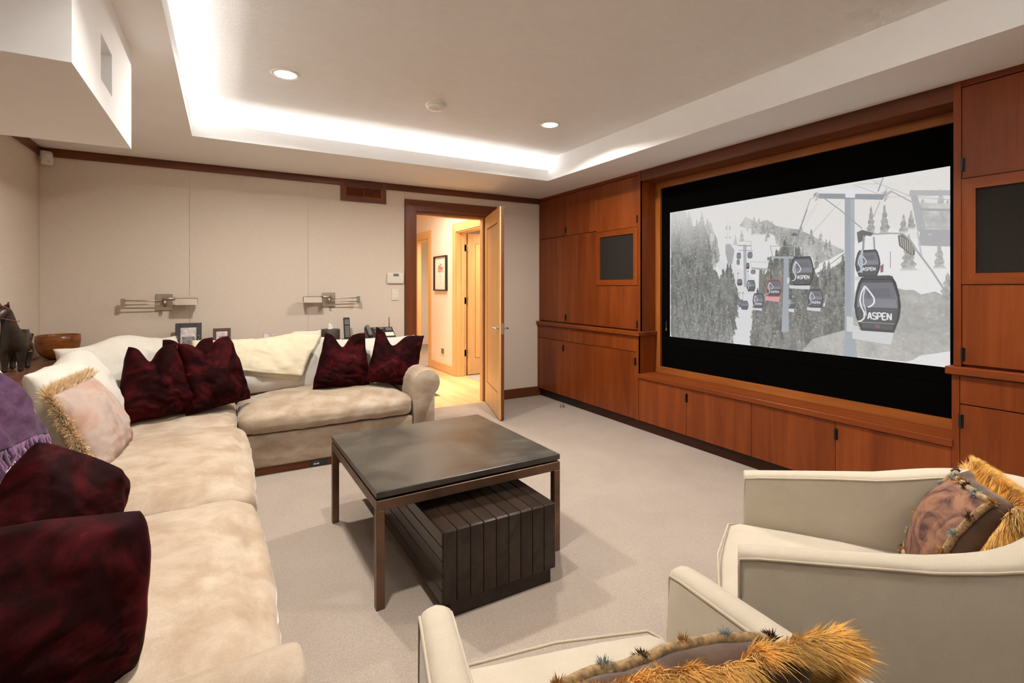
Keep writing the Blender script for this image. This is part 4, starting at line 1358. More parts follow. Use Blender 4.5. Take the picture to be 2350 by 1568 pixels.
seat(0.070, 1.318, 3.895, 4.78, 0.296, 0.165, 0.060, (0.0, 0.0, 0, 0.02), 3)
seat(-0.85, 0.066, 3.70, 4.78, 0.288, 0.165, 0.030, (0.0, 0.0, 0, 0.0), 11)
seat(-0.85, 0.095, 2.415, 3.695, 0.286, 0.170, 0.062, (0.035, 0.0, 0.0, 0.0), 21)
seat(-0.85, 0.090, 1.125, 2.41, 0.286, 0.170, 0.065, (0.045, 0.0, 0.0, 0.0), 31)


def roll_arm(c, r, xin, xout, zb=0.06):
    """profile of a rolled arm in (x, z); the roll hangs over on the +x side"""
    P = [(xin, zb), (xin, c[1] * 0.6), (c[0] - r, c[1])]
    for i in range(1, 19):
        a = PI - i * (PI + math.radians(58)) / 18
        P.append((c[0] + r * math.cos(a), c[1] + r * math.sin(a)))
    P += [(xout, c[1] - r * 0.95), (xout, zb)]
    return P


def arm_mesh(profile, L, n=14):
    """profile (u, z) extruded along v from 0 (front cap, softly padded) to L"""
    bm = bmesh.new()
    cx = sum(p[0] for p in profile) / len(profile)
    cz = sum(p[1] for p in profile) / len(profile)
    ts = [(0.0, 0.93), (0.004, 0.97), (0.014, 0.993), (0.03, 1.0)] + [(0.03 + (L - 0.03) * i / n, 1.0) for i in range(1, n + 1)]
    rings = []
    for v, s in ts:
        rings.append([bm.verts.new((cx + (p[0] - cx) * s, v, cz + (p[1] - cz) * s if p[1] > 0.07 else p[1])) for p in profile])
    k = len(profile)
    for a, b in zip(rings, rings[1:]):
        for i in range(k):
            bm.faces.new((a[i], a[(i + 1) % k], b[(i + 1) % k], b[i]))
    bm.faces.new(rings[0][::-1])
    bm.faces.new(rings[-1])
    return bm


bm = arm_mesh(roll_arm((1.435, 0.545), 0.118, 1.322, 1.505), 0.92)
shift(bm, (0, 3.915, 0))
wpart('arm', bm, 'sofa_velvet', SF, True)
bm = arm_mesh(roll_arm((0.0, 0.545), 0.118, -0.112, 0.07), 1.02)
# turn so the front cap looks to +X and the roll hangs towards the camera side
bmesh.ops.transform(bm, matrix=Matrix.Translation((0.125, 1.0, 0)) @ Matrix(((0, -1, 0, 0), (-1, 0, 0, 0), (0, 0, 1, 0), (0, 0, 0, 1))), verts=bm.verts)
wpart('arm', bm, 'sofa_velvet', SF, True)
T = thing('power_outlet', 'black outlet plate with pale sockets set in the sofa plinth', 'outlet', (0.60, 3.955, 0.03))
wpart('plate', B(0.54, 0.665, 3.951, 3.9575, 0.006, 0.057, 0.001), 'black_plastic', T)
for x in (0.572, 0.594):
    wpart('socket', B(x - 0.009, x + 0.009, 3.9495, 3.952, 0.016, 0.027), 'photo_pale', T)
wpart('socket_row', B(0.565, 0.60, 3.9495, 3.952, 0.038, 0.042), 'grey_plastic', T)
wpart('indicator', cyl(bmesh.new(), (0.620, 3.9495, 0.035), (0.620, 3.952, 0.035), 0.007, 10), 'green_plastic', T)

# ------------------------------------------------------------------ white back cushions
GW = 'white back cushions on the sectional'


def white(label, loc, phi, lean, w, h, t, seed, chop=0.0, roll=0.0, ear=0.05, cx=0.0, wr=0.018):
    fn = pillow_fn(w, h, t, ear, chop, cx, 0.42, seed, wr, 0.15)
    place_pillow('back_cushion', label, 'cushion', fn, 'white_linen', loc, math.radians(phi), math.radians(lean), math.radians(roll), GW, 36, h)
    return fn, pose(loc, math.radians(phi), math.radians(lean), math.radians(roll)) @ Matrix.Translation((0, h / 2, 0))


white('white back cushion on the far run, behind the two left red pillows', (-0.36, 4.56, 0.465), 0, 12, 0.80, 0.425, 0.26, 2)
wb2 = white('white back cushion under the folded cream blanket', (0.255, 4.50, 0.47), 0, 13, 1.0, 0.435, 0.28, 5, -0.035, cx=0.55)
white('white back cushion behind the two right red pillows, beside the rolled arm', (1.13, 4.54, 0.475), 0, 11, 0.88, 0.41, 0.25, 8, ear=0.06)
white('white cushion peeking up behind the blanket-covered cushion', (0.625, 4.70, 0.60), 4, 10, 0.24, 0.355, 0.12, 9)
white('white back cushion wedged in the corner of the sectional', (-0.52, 4.30, 0.46), 47, 18, 0.86, 0.52, 0.30, 14, -0.06)
white('white back cushion behind the scenic pillow on the left run', (-0.63, 3.62, 0.46), 88, 19, 1.02, 0.50, 0.28, 17, -0.04, cx=0.45)
wl3 = white('white back cushion under the purple throw', (-0.64, 2.30, 0.46), 90, 16, 0.90, 0.60, 0.28, 19)


def on_pillow(fn, M, quad, layers, nx, ny, off, seed, back=0.7, rib=0.0):
    """cloth laid over a cushion: quad = (tl, tr, br, bl) in cushion (u, v); wraps over the top to the back"""
    bm = bmesh.new()
    tl, tr, br, bl = quad
    for k in range(layers):
        o = off + 0.010 * (layers - 1 - k)
        sh = 0.045 * k
        rows = []
        for j in range(-6, ny + 1):
            row = []
            for i in range(nx + 1):
                a = i / nx
                if j >= 0:
                    b = j / ny
                    bb = b * (1 + sh)
                    u = (tl[0] * (1 - a) + tr[0] * a) * (1 - bb) + (bl[0] * (1 - a) + br[0] * a) * bb
                    v = (tl[1] * (1 - a) + tr[1] * a) * (1 - bb) + (bl[1] * (1 - a) + br[1] * a) * bb
                    u += 0.03 * math.sin(b * 5 + seed) * b
                    s = 1
                else:
                    u = tl[0] * (1 - a) + tr[0] * a
                    v = 1 - back * (-j / 6.0)
                    s = -1
                uu, vv = max(-0.995, min(0.995, u)), max(-0.995, min(0.999, v))
                p = fn(uu, vv, s)
                nrm = Vector((0, 0, s))
                t = max(0.0, vv) ** 6
                nrm = (nrm * (1 - t) + Vector((0, 1, 0)) * t).normalized()
                p = p + nrm * (o + 0.006 * fbm((u * 2, v * 2, k), 2.2, seed))
                if rib:
                    p += nrm * rib * math.sin(i * 2.1)
                p.x += (u - uu) * 0.5
                row.append(bm.verts.new(M @ p))
            rows.append(row)
        for r0, r1 in zip(rows, rows[1:]):
            for i in range(nx):
                bm.faces.new((r0[i], r0[i + 1], r1[i + 1], r1[i]))
    return bm


bm = on_pillow(wb2[0], wb2[1], ((-0.97, 0.97), (0.93, 0.95), (0.56, -0.52), (-0.97, 0.10)), 3, 44, 30, 0.010, 3, 0.5, 0.0012)
o = to_mesh('folded_blanket', bm, 'knit_cream', None, True)
md = o.modifiers.new('solid', 'SOLIDIFY')
md.thickness = 0.007
md.offset = 0
tag(o, 'cream ribbed blanket folded in layers over a white back cushion', 'blanket')

bm = on_pillow(wl3[0], wl3[1], ((-0.98, 0.97), (0.42, 0.97), (0.46, 0.02), (-0.98, 0.26)), 1, 30, 26, 0.014, 8, 0.6)
pt = to_mesh('purple_throw', bm, 'purple_wool', None, True)
md = pt.modifiers.new('solid', 'SOLIDIFY')
md.thickness = 0.012
md.offset = 0
tag(pt, 'purple woollen throw with twisted fringe draped over the left back cushion', 'throw')
rnd = random.Random(4)
bm = bmesh.new()
for k in range(44):
    a = k / 43.0
    u = -0.98 * (1 - a) + 0.46 * a
    v = 0.26 * (1 - a) + 0.02 * a
    p0 = wl3[1] @ (wl3[0](max(-0.99, u), v, 1) + Vector((0, 0, 0.017)))
    pts = [p0]
    dx, dy = rnd.uniform(-0.25, 0.25), rnd.uniform(0.02, 0.16)
    L = rnd.uniform(0.11, 0.15)
    for i in range(1, 6):
        t = i / 5
        pts.append(p0 + Vector((dy * t * L + 0.008 * math.sin(i * 2 + k), dx * t * L, -L * t)))
    tube(bm, pts, 0.006, 5)
fr = to_mesh('fringe', bm, 'purple_yarn', pt, True)
fr['kind'] = 'stuff'

# ------------------------------------------------------------------ crushed red velvet pillows
GR = 'crushed red velvet pillows on the sectional'


def red(label, loc, phi, lean, w, h, t, chop, seed, roll=0.0, cx=0.0, ear=0.07, rnd=0.06, taper=0.0, skew=0.0):
    fn = pillow_fn(w, h, t, ear, chop, cx, 0.42, seed, 0.030, 0.25, 0.006, rnd, taper, skew)
    return place_pillow('velvet_pillow', label, 'pillow', fn, 'red_velvet', loc, math.radians(phi), math.radians(lean), math.radians(roll), GR, 40, h)


red('bright crushed red velvet pillow standing in the corner of the sectional', (-0.385, 3.97, 0.475), 22, 10, 0.46, 0.49, 0.30, 0.10, 1, 0, -0.15, 0.05, 0.03, 0.42, -0.02)
red('dark red velvet pillow with only one tip showing behind the two left red pillows', (-0.235, 4.27, 0.475), 12, 8, 0.42, 0.50, 0.15, 0.10, 2, 0, 0, 0.06, 0.03, 0.25, 0.02)
red('dark red velvet pillow at the left end of the long seat, specked with lint', (-0.035, 4.08, 0.485), 28, 12, 0.46, 0.50, 0.26, 0.10, 3, 4, -0.05, 0.06, 0.03, 0.26, -0.05)
red('crushed red velvet pillow leaning third from the corner, right of the blanket', (0.83, 4.27, 0.50), 4, 12, 0.47, 0.47, 0.22, 0.11, 4, -3, -0.2, 0.06, 0.02, 0.30, 0.07)
red('crushed red velvet pillow beside the rolled far arm, one ear poking out', (1.225, 4.235, 0.49), -2, 12, 0.46, 0.48, 0.20, 0.12, 5, -13, -0.25, 0.08, 0.0, 0.05, 0.02)
red('dark red velvet pillow half out of view under the purple throw', (-0.62, 1.86, 0.475), 80, 12, 0.48, 0.44, 0.20, 0.05, 6, 0)
R_ = pose((0, 0, 0), math.radians(48), math.radians(18), math.radians(-42))
c_ = Vector((-0.45, 2.02, 0.635)) - (R_ @ Vector((0, 0.19, 0)))
red('red velvet pillow between the scenic pillow and the largest red pillow', tuple(c_), 48, 18, 0.36, 0.38, 0.24, 0.0, 7, -42, 0.3, 0.02, 0.10)
red('largest dark red velvet pillow, nearest the camera against the left arm', (-0.43, 1.345, 0.475), 10, 6, 0.56, 0.375, 0.26, -0.02, 8, -2, -0.3, 0.02, 0.10)

# ------------------------------------------------------------------ fringed scenic pillow on the sofa


def edge_of(fn, M, w, h, sides, back=0.0):
    """t in 0..1 runs along the chosen sides of the pillow: 'L','T','R','B'"""
    def f(t):
        k = min(len(sides) - 1, int(t * len(sides)))
        s = sides[k]
        a = (t * len(sides) - k) * 2 - 1
        u, v = {'L': (-1, a), 'R': (1, a), 'T': (a, 1), 'B': (a, -1)}[s]
        d = {'L': (-1, 0, 0.15), 'R': (1, 0, 0.15), 'T': (0, 1, 0.15), 'B': (0, -1, 0.1)}[s]
        p = fn(u, v, 1)
        d = Vector(d)
        c = abs(a) ** 4 * (1 if a > 0 else -1) * 0.9
        d = d + (Vector((0, c, 0)) if s in 'LR' else Vector((c, 0, 0)))
        d.z += back
        return M @ p, (M.to_3x3() @ d).normalized()
    return f


w, h = 0.58, 0.42
fn = pillow_fn(w, h, 0.20, 0.05, 0.0, 0, 0.5, 41, 0.012, 0.1, 0.003)
loc, phi, lean = (-0.475, 3.165, 0.478), math.radians(86), math.radians(25)
sp = place_pillow('scenic_pillow', 'pale scenic pillow with brushy tan fringe on the left run', 'pillow', fn, 'scenic_cloth', loc, phi, lean, 0, None, 36, h)
M = sp.matrix_world.copy()
bm = fringe(edge_of(fn, Matrix.Identity(4), w, h, 'LT'), 9000, 0.052, 0.0022, 5, 0, 0.55)
fr = to_mesh('fringe', bm, 'tan_fur', sp)
fr['kind'] = 'stuff'
bm = fringe(edge_of(fn, Matrix.Identity(4), w, h, 'RB'), 500, 0.022, 0.0026, 6, 0, 0.5)
fr = to_mesh('short_fringe', bm, 'tan_fur', sp)
fr['kind'] = 'stuff'

# ------------------------------------------------------------------ coffee table and plank box
ra = math.radians(1.0)
CT = thing('coffee_table', 'square coffee table with dark stone top and slim bronze legs', 'table', (0.537, 2.06, 0), ra)
TW, TD = 0.935, 0.925
to_mesh('tabletop', B(0, TW, 0, TD, 0.463, 0.491, 0.004, 2), 'table_stone', CT)
to_mesh('top_rail', B(0.0, TW, 0.0, 0.034, 0.411, 0.454, 0.002), 'bronze', CT)
to_mesh('top_rail', B(0.0, TW, TD - 0.034, TD, 0.411, 0.454, 0.002), 'bronze', CT)
to_mesh('top_rail', B(0.0, 0.034, 0.034, TD - 0.034, 0.411, 0.454, 0.002), 'bronze', CT)
to_mesh('top_rail', B(TW - 0.034, TW, 0.034, TD - 0.034, 0.411, 0.454, 0.002), 'bronze', CT)
to_mesh('spacer', B(0.05, TW - 0.05, 0.05, TD - 0.05, 0.44, 0.4645), 'black_metal', CT)
for x in (0, TW - 0.036):
    for y in (0, TD - 0.036):
        to_mesh('leg', B(x, x + 0.036, y, y + 0.036, 0.001, 0.411, 0.002), 'bronze', CT)

PB = thing('plank_box', 'low black plank box on a recessed plinth, half under the coffee table', 'storage box', (0.745, 1.857, 0), math.radians(0.6))
bw, bl, z0, z1 = 0.553, 1.345, 0.068, 0.362
to_mesh('plinth', B(0.045, bw - 0.020, 0.016, bl - 0.02, 0.001, z0 + 0.01), 'box_wood', PB)
to_mesh('core', B(0.014, bw - 0.014, 0.014, bl - 0.014, z0 + 0.003, z1 - 0.012), 'black_metal', PB)
n = 9
for i in range(n):
    a, b = 0.004 + (bw - 0.008) * i / n, 0.004 + (bw - 0.008) * (i + 1) / n
    to_mesh('top_plank', B(a + 0.0012, b - 0.0012, 0.006, bl - 0.006, z1 - 0.018, z1, 0.0025), 'box_wood', PB)
    to_mesh('front_plank', B(a + 0.0012, b - 0.0012, 0, 0.016, z0, z1 - 0.003, 0.002), 'box_wood', PB)
    to_mesh('back_plank', B(a + 0.0012, b - 0.0012, bl - 0.016, bl, z0, z1 - 0.003, 0.002), 'box_wood', PB)
for i in range(5):
    a, b = z0 + (z1 - 0.003 - z0) * i / 5, z0 + (z1 - 0.003 - z0) * (i + 1) / 5
    to_mesh('side_plank', B(0, 0.016, 0.004, bl - 0.004, a + 0.0012, b - 0.0012, 0.002), 'box_wood', PB)
    to_mesh('side_plank', B(bw - 0.016, bw, 0.004, bl - 0.004, a + 0.0012, b - 0.0012, 0.002), 'box_wood', PB)

# ------------------------------------------------------------------ club chairs


def club_chair(label, loc, rotz):
    T = thing('club_chair', label, 'armchair', loc, rotz, 'cream club chairs')
    hw, th = 0.355, 0.072
    R = 0.33
    ys = -0.50
    # path of the outer skin, from the right front tip round the back to the left front tip
    path = []
    for i in range(13):
        path.append((hw, ys * i / 12, 0))
    for i in range(1, 32):
        a = PI * i / 32
        path.append((hw * math.cos(a) if True else 0, ys - R * math.sin(a) ** 0.9, 0))
    for i in range(13):
        path.append((-hw, ys * (12 - i) / 12, 0))
    pts = [Vector(p) for p in path]
    N = len(pts)
    nor = []
    for i in range(N):
        t = pts[min(i + 1, N - 1)] - pts[max(i - 1, 0)]
        t.normalize()
        nor.append(Vector((-t.y, t.x, 0)))      # points outwards
    top = []
    for p in pts:
        d = -p.y
        top.append(0.606 + 0.15 * d + 0.10 * max(0.0, (d - 0.42)) )
    bm = bmesh.new()
    rings = []
    for i in range(N):
        d = -pts[i].y
        k = th + 0.035 * max(0, min(1, (d - 0.3) / 0.4))
        o, z = pts[i], top[i]
        q = o - nor[i] * k
        pr = [(o + nor[i] * 0.0, 0.05), (o + nor[i] * 0.004, 0.30), (o, z - 0.02), (o - nor[i] * 0.004, z - 0.006), (o - nor[i] * 0.016, z), (o - nor[i] * k * 0.5, z + 0.005),
              (q + nor[i] * 0.016, z), (q + nor[i] * 0.004, z - 0.006), (q, z - 0.02), (q - nor[i] * 0.012, 0.44), (q, 0.26), (q, 0.05)]
        rings.append([bm.verts.new((a.x, a.y, b)) for a, b in pr])
    for a, b in zip(rings, rings[1:]):
        for k in range(len(a)):
            bm.faces.new((a[k], a[(k + 1) % len(a)], b[(k + 1) % len(a)], b[k]))
    # padded front ends
    for ring, sgn in ((rings[0], -1), (rings[-1], 1)):
        c = [v.co.copy() for v in ring]
        mid = sum(c, Vector()) / len(c)
        fr = [bm.verts.new((mid.x + (v.x - mid.x) * 0.86, 0.010, mid.z + (v.z - mid.z) * (0.985 if v.z > mid.z else 1))) for v in c]
        for k in range(len(c)):
            bm.faces.new((ring[k], ring[(k + 1) % len(c)], fr[(k + 1) % len(c)], fr[k]))
        bm.faces.new(fr)
    to_mesh('shell', bm, 'cream_linen', T, True)
    # welts along both rims and down the front corners
    for inner in (0, 1):
        bm = bmesh.new()
        line = []
        for i in range(N):
            d = -pts[i].y
            k = th + 0.035 * max(0, min(1, (d - 0.3) / 0.4))
            off = (k - 0.002) if inner else -0.001
            q = pts[i] - nor[i] * off
            line.append((q.x, q.y, top[i] - 0.013))
        a, b = line[0], line[-1]
        line = [(a[0], 0.006, 0.06), (a[0], 0.006, a[2] - 0.02), (a[0], 0.004, a[2] - 0.004)] + line[1:-1] + [(b[0], 0.004, b[2] - 0.004), (b[0], 0.006, b[2] - 0.02), (b[0], 0.006, 0.06)]
        tube(bm, line, 0.0042, 6)
        to_mesh('welt', bm, 'cream_welt', T, True)
    bm = B(-hw + th, hw - th, -0.60, -0.03, 0.05, 0.275, 0.01)
    to_mesh('seat_deck', bm, 'cream_linen', T)
    bm = cushion(2 * (hw - th) - 0.004, 0.64, 0.15, 0.035, 0.022, (0, 0, 0.03, 0), 3, 0.003, 20)
    shift(bm, (0, -0.265, 0.272))
    sc = to_mesh('seat_cushion', bm, 'cream_linen', T, True)
    bm = bmesh.new()
    for z in (0.290, 0.412):
        tube(bm, [(-hw + th + 0.014, -0.45, z), (-hw + th + 0.010, 0.03, z), (-hw + th + 0.03, 0.063, z), (0, 0.084, z), (hw - th - 0.03, 0.063, z), (hw - th - 0.010, 0.03, z), (hw - th - 0.014, -0.45, z)], 0.004, 6)
    to_mesh('welt', bm, 'cream_welt', sc, True)
    bm = bmesh.new()
    cyl(bm, (0, -0.36, 0.001), (0, -0.36, 0.05), 0.24, 32)
    to_mesh('swivel_base', bm, 'black_metal', T)
    return T


club_chair('cream club chair on the right, seen from its side, facing the coffee table', (1.526, 1.076, 0), math.radians(34))
club_chair('cream club chair at the bottom of the view, seen from behind', (0.7235, 0.9895, 0), math.radians(-15.1))


def fur_pillow(label, loc, phi, lean, roll, w, h, seed):
    fn = pillow_fn(w, h, 0.17, 0.04, 0.0, 0, 0.5, seed, 0.008, 0.0)
    P = place_pillow('fringed_pillow', label, 'pillow', fn, 'brown_velvet', loc, phi, lean, roll, 'gold fringed pillows on the club chairs', 30, h)
    I = Matrix.Identity(4)
    # woven centre panel lying on the front
    bm = bmesh.new()
    n = 18
    k = 0.80 if seed == 67 else 0.86
    g = [[bm.verts.new(fn(k * (2 * i / n - 1), k * (2 * j / n - 1), 1) + Vector((0, 0, 0.004))) for j in range(n + 1)] for i in range(n + 1)]
    for i in range(n):
        for j in range(n):
            bm.faces.new((g[i][j], g[i + 1][j], g[i + 1][j + 1], g[i][j + 1]))
    to_mesh('centre_panel', bm, 'toile_brown', P, True)
    ring = []
    for s in range(4):
        for i in range(20):
            a = -1 + 2 * i / 20
            u, v = ((a, 1), (1, -a), (-a, -1), (-1, a))[s]
            ring.append(fn(u * k, v * k, 1) + Vector((0, 0, 0.006)))
    bm = bmesh.new()
    tube(bm, ring, 0.009, 8, True)
    to_mesh('braid', bm, 'braid', P, True)
    # cut tufts along the braid
    r2 = random.Random(seed)
    for i in range(0, 80, 4):
        c = ring[i]
        m = ('tuft_brown', 'tuft_blue', 'tuft_gold')[(i // 4) % 3]
        bm = fringe(lambda t, c=c: (c, (r2.uniform(-1, 1), r2.uniform(-1, 1), r2.uniform(0.1, 1.0))), 240, 0.017, 0.0016, seed + i, 0, 0.6)
        to_mesh('tuft', bm, m, P)
    bm = fringe(edge_of(fn, I, w, h, 'LTRB', -0.55 if seed == 67 else -0.35), 44000, 0.075, 0.0011, seed, 0.0, 0.34, 150)
    # strands sag under their own weight (world down, taken into the pillow's frame)
    dn = P.matrix_world.to_3x3().inverted() @ Vector((0, 0, -1))
    for q in bm.verts:
        e = max(abs(q.co.x) - w / 2 * 0.96, abs(q.co.y) - h / 2 * 0.96, 0.0)
        q.co += dn * (e * e * 5.5)
    fr = to_mesh('fringe', bm, 'gold_fur', P)
    fr['kind'] = 'stuff'
    return P


fur_pillow('gold-fringed brown pillow leaning in the right-hand club chair', (1.835, 0.70, 0.44), math.radians(208), math.radians(27), math.radians(4), 0.40, 0.36, 61)
fur_pillow('gold-fringed brown pillow in the nearest club chair, cut by the bottom edge', (0.63, 0.64, 0.435), math.radians(-15 + 180), math.radians(22), 0, 0.48, 0.36, 67)

# ------------------------------------------------------------------ things on the ledge
# wooden bowl
prof = [(0.045, 0.0), (0.075, 0.010), (0.108, 0.045), (0.126, 0.09), (0.131, 0.14), (0.129, 0.177), (0.125, 0.179), (0.121, 0.172), (0.119, 0.13), (0.112, 0.09), (0.094, 0.05), (0.06, 0.022), (0.01, 0.016)]
bm = lathe(bmesh.new(), prof, (0, 0, 0), 48)
o = to_mesh('wooden_bowl', bm, 'bowl_wood', None, True, (-1.092, 4.93, LZ + 0.001))
tag(o, 'deep turned wooden bowl on the ledge in the far left corner', 'bowl')

# leather horse, standing with its chest to the room and the head turned aside
HT = thing('horse_figure', 'dark leather-covered standing horse figure on the left ledge', 'figurine', (-1.170, 4.27, LZ), math.radians(3))
me = bpy.data.meshes.new('body')
V, E, Rr = [], [], []


def vx(p, r, par=None):
    V.append(p)
    Rr.append((r[0] * 1.14, r[1] * 1.14))
    if par is not None:
        E.append((par, len(V) - 1))
    return len(V) - 1


c0 = vx((0, 0.115, 0.215), (0.062, 0.062))
chest = vx((0, 0.055, 0.215), (0.066, 0.070), c0)
br = vx((0, 0.012, 0.225), (0.050, 0.056), chest)
nk = vx((-0.004, -0.015, 0.305), (0.036, 0.044), br)
nk2 = vx((-0.010, -0.032, 0.375), (0.030, 0.034), nk)
pl = vx((-0.016, -0.040, 0.418), (0.026, 0.026), nk2)
hd = vx((-0.030, -0.066, 0.400), (0.031, 0.034), pl)
mz = vx((-0.050, -0.098, 0.352), (0.024, 0.026), hd)
ns = vx((-0.056, -0.110, 0.332), (0.019, 0.020), mz)
rump = vx((0, 0.185, 0.222), (0.056, 0.056), c0)
rump2 = vx((0, 0.235, 0.205), (0.018, 0.020), rump)
for sx in (-1, 1):
    a = vx((sx * 0.036, 0.045, 0.150), (0.030, 0.034), chest)
    a = vx((sx * 0.037, 0.040, 0.080), (0.017, 0.018), a)
    a = vx((sx * 0.037, 0.040, 0.035), (0.013, 0.013), a)
    a = vx((sx * 0.037, 0.036, 0.012), (0.016, 0.018), a)
    b = vx((sx * 0.036, 0.190, 0.145), (0.034, 0.040), rump)
    b = vx((sx * 0.036, 0.210, 0.090), (0.018, 0.020), b)
    b = vx((sx * 0.036, 0.203, 0.040), (0.013, 0.013), b)
    b = vx((sx * 0.036, 0.195, 0.012), (0.016, 0.018), b)
me.from_pydata(V, E, [])
tmp = bpy.data.objects.new('tmp', me)
COL.objects.link(tmp)
tmp.modifiers.new('skin', 'SKIN')
sv = me.skin_vertices[0].data
for i, r in enumerate(Rr):
    sv[i].radius = r
sv[0].use_root = True
sb = tmp.modifiers.new('sub', 'SUBSURF')
sb.levels = sb.render_levels = 2
dg = bpy.context.evaluated_depsgraph_get()
me2 = bpy.data.meshes.new_from_object(tmp.evaluated_get(dg))
bpy.data.objects.remove(tmp)
me2.materials.clear()
me2.materials.append(MATS['horse_leather'])
me2.name = 'body'
zs = min(v.co.z for v in me2.vertices)
for v in me2.vertices:
    v.co.z = max(0.0, v.co.z - max(0, zs))
    if v.co.y > 0.10 and v.co.z > 0.16:
        lim = 0.272 - 3.2 * max(0.0, v.co.y - 0.15) ** 2 * 2 - 8.0 * v.co.x ** 2
        v.co.z = min(v.co.z, lim)
        v.co.y = min(v.co.y, 0.245)
me2.polygons.foreach_set('use_smooth', [True] * len(me2.polygons))
o = bpy.data.objects.new('body', me2)
COL.objects.link(o)
o.parent = HT
for sx in (-1, 1):
    bm = bmesh.new()
    cyl(bm, (-0.020 + sx * 0.014, -0.044, 0.412), (-0.022 + sx * 0.022, -0.048, 0.447), 0.011, 8, 0.003)
    to_mesh('ear', bm, 'horse_leather', HT, True)
bm = bmesh.new()
tube(bm, [(-0.016, -0.036, 0.424), (-0.012, -0.020, 0.408), (-0.006, -0.006, 0.372), (-0.002, 0.012, 0.315), (0.0, 0.030, 0.275)], 0.010, 6)
to_mesh('mane', bm, 'horse_leather', HT, True)
bm = bmesh.new()
tube(bm, [(0.0, 0.222, 0.212), (0.003, 0.246, 0.195), (0.005, 0.254, 0.13), (0.004, 0.250, 0.07)], 0.010, 7)
to_mesh('tail', bm, 'horse_leather', HT, True)
bm = bmesh.new()
ringp = lambda c, d, r, n=18: [Vector(c) + r[0] * math.cos(2 * PI * i / n) * Vector(d).orthogonal().normalized() + r[1] * math.sin(2 * PI * i / n) * Vector(d).cross(Vector(d).orthogonal()).normalized() for i in range(n)]
ax = Vector((-0.020, -0.032, -0.048)).normalized()
tube(bm, ringp((-0.045, -0.090, 0.364), ax, (0.0235, 0.0235)), 0.002, 5, True)
tube(bm, ringp((-0.024, -0.056, 0.408), ax, (0.031, 0.031)), 0.002, 5, True)
tube(bm, [(-0.030, -0.118, 0.366), (-0.004, -0.075, 0.398)], 0.002, 5)
tube(bm, [(-0.032, -0.112, 0.352), (0.012, -0.062, 0.335), (0.040, -0.010, 0.320), (0.030, 0.030, 0.325)], 0.002, 5)
to_mesh('bridle', bm, 'cord_orange', HT, True)
bm = bmesh.new()
tube(bm, [(0.062, 0.06, 0.175), (0.068, 0.058, 0.15), (0.088, 0.056, 0.125)], 0.002, 5)
tube(bm, [(0.050, 0.056, 0.123), (0.088, 0.056, 0.125)], 0.002, 5)
to_mesh('stirrup', bm, 'brass', HT, True)


def photo_frame(name, label, x, z_top, w, h, fw, matf, matp, yb, lean, d=0.018, matw=0.0):
    T = thing(name, label, 'picture frame', (x, yb, LZ + 0.001))
    a = math.radians(lean)
    M = Matrix.Rotation(-a, 4, 'X')

    def add(nm, bm, mt):
        bmesh.ops.transform(bm, matrix=M, verts=bm.verts)
        to_mesh(nm, bm, mt, T)
    for nm, q in (('frame_stile', (-w / 2, -w / 2 + fw, 0, h)), ('frame_stile', (w / 2 - fw, w / 2, 0, h)), ('frame_rail', (-w / 2 + fw, w / 2 - fw, 0, fw)), ('frame_rail', (-w / 2 + fw, w / 2 - fw, h - fw, h))):
        add(nm, B(q[0], q[1], 0, d, q[2], q[3], 0.002), matf)
    add('photograph', B(-w / 2 + fw, w / 2 - fw, 0.006, d - 0.002, fw, h - fw), matp)
    add('easel_back', B(-0.02, 0.02, d, d + 0.004, 0.02, h * 0.7), 'black_plastic')
    return T, add


T, add = photo_frame('picture_frame', 'large slate-dark photo frame with a group photo, on the ledge at left', -0.280, 1.03, 0.19, 0.232, 0.037, 'frame_slate', 'photo_pale', 5.045, 10)
add('figure_group', B(-0.045, 0.045, 0.004, 0.0055, 0.045, 0.115), 'photo_grey')
for sx in (-1, 1):
    bm = bmesh.new()
    for i in range(4):
        cyl(bm, (sx * 0.078, -0.003, 0.06 + 0.018 * i), (sx * 0.078 + 0.009 * (-1) ** i, -0.003, 0.072 + 0.018 * i), 0.004, 6)
    add('ornament', bm, 'nickel')
T, add = photo_frame('picture_frame', 'small brown woven photo frame behind the dark red pillow', -0.033, 0.98, 0.136, 0.178, 0.025, 'frame_weave', 'photo_rose', 5.05, 12)
add('figure_group', B(-0.022, 0.022, 0.004, 0.0055, 0.06, 0.11), 'photo_grey')
# small propped photo
T = thing('photo_block', 'small frameless glass photo block above the cream blanket', 'picture frame', (0.342, 5.05, LZ + 0.001))
to_mesh('glass_block', B(-0.051, 0.051, 0, 0.02, 0, 0.124, 0.002), 'photo_pale', T)
to_mesh('photograph', B(-0.005, 0.045, -0.001, 0.0, 0.02, 0.116), 'photo_rose', T)
to_mesh('figure_group', B(-0.046, -0.008, -0.001, 0.0, 0.01, 0.110), 'paper_white', T)

# tissue box cover
T = thing('tissue_holder', 'round dark tissue holder with a tissue pulled up', 'tissue box', (0.868, 5.03, LZ + 0.001))
bm = lathe(bmesh.new(), [(0.086, 0), (0.088, 0.006), (0.088, 0.126), (0.084, 0.132), (0.03, 0.134), (0.028, 0.128)], n=40)
to_mesh('cover', bm, 'cover_bronze', T, True)
bm = bmesh.new()
tis = [(-0.022, -0.004, 0.132), (0.022, 0.004, 0.132), (0.026, 0.010, 0.158), (0.012, 0.0, 0.176), (-0.006, 0.006, 0.186), (-0.020, -0.006, 0.180), (-0.016, -0.004, 0.155)]
A = [bm.verts.new(p) for p in tis]
bm.faces.new(A)
A2 = [bm.verts.new((p[0], p[1] + 0.010, p[2] - 0.002)) for p in tis]
bm.faces.new(A2[::-1])
for i in range(len(A)):
    bm.faces.new((A[i], A[(i + 1) % len(A)], A2[(i + 1) % len(A)], A2[i]))
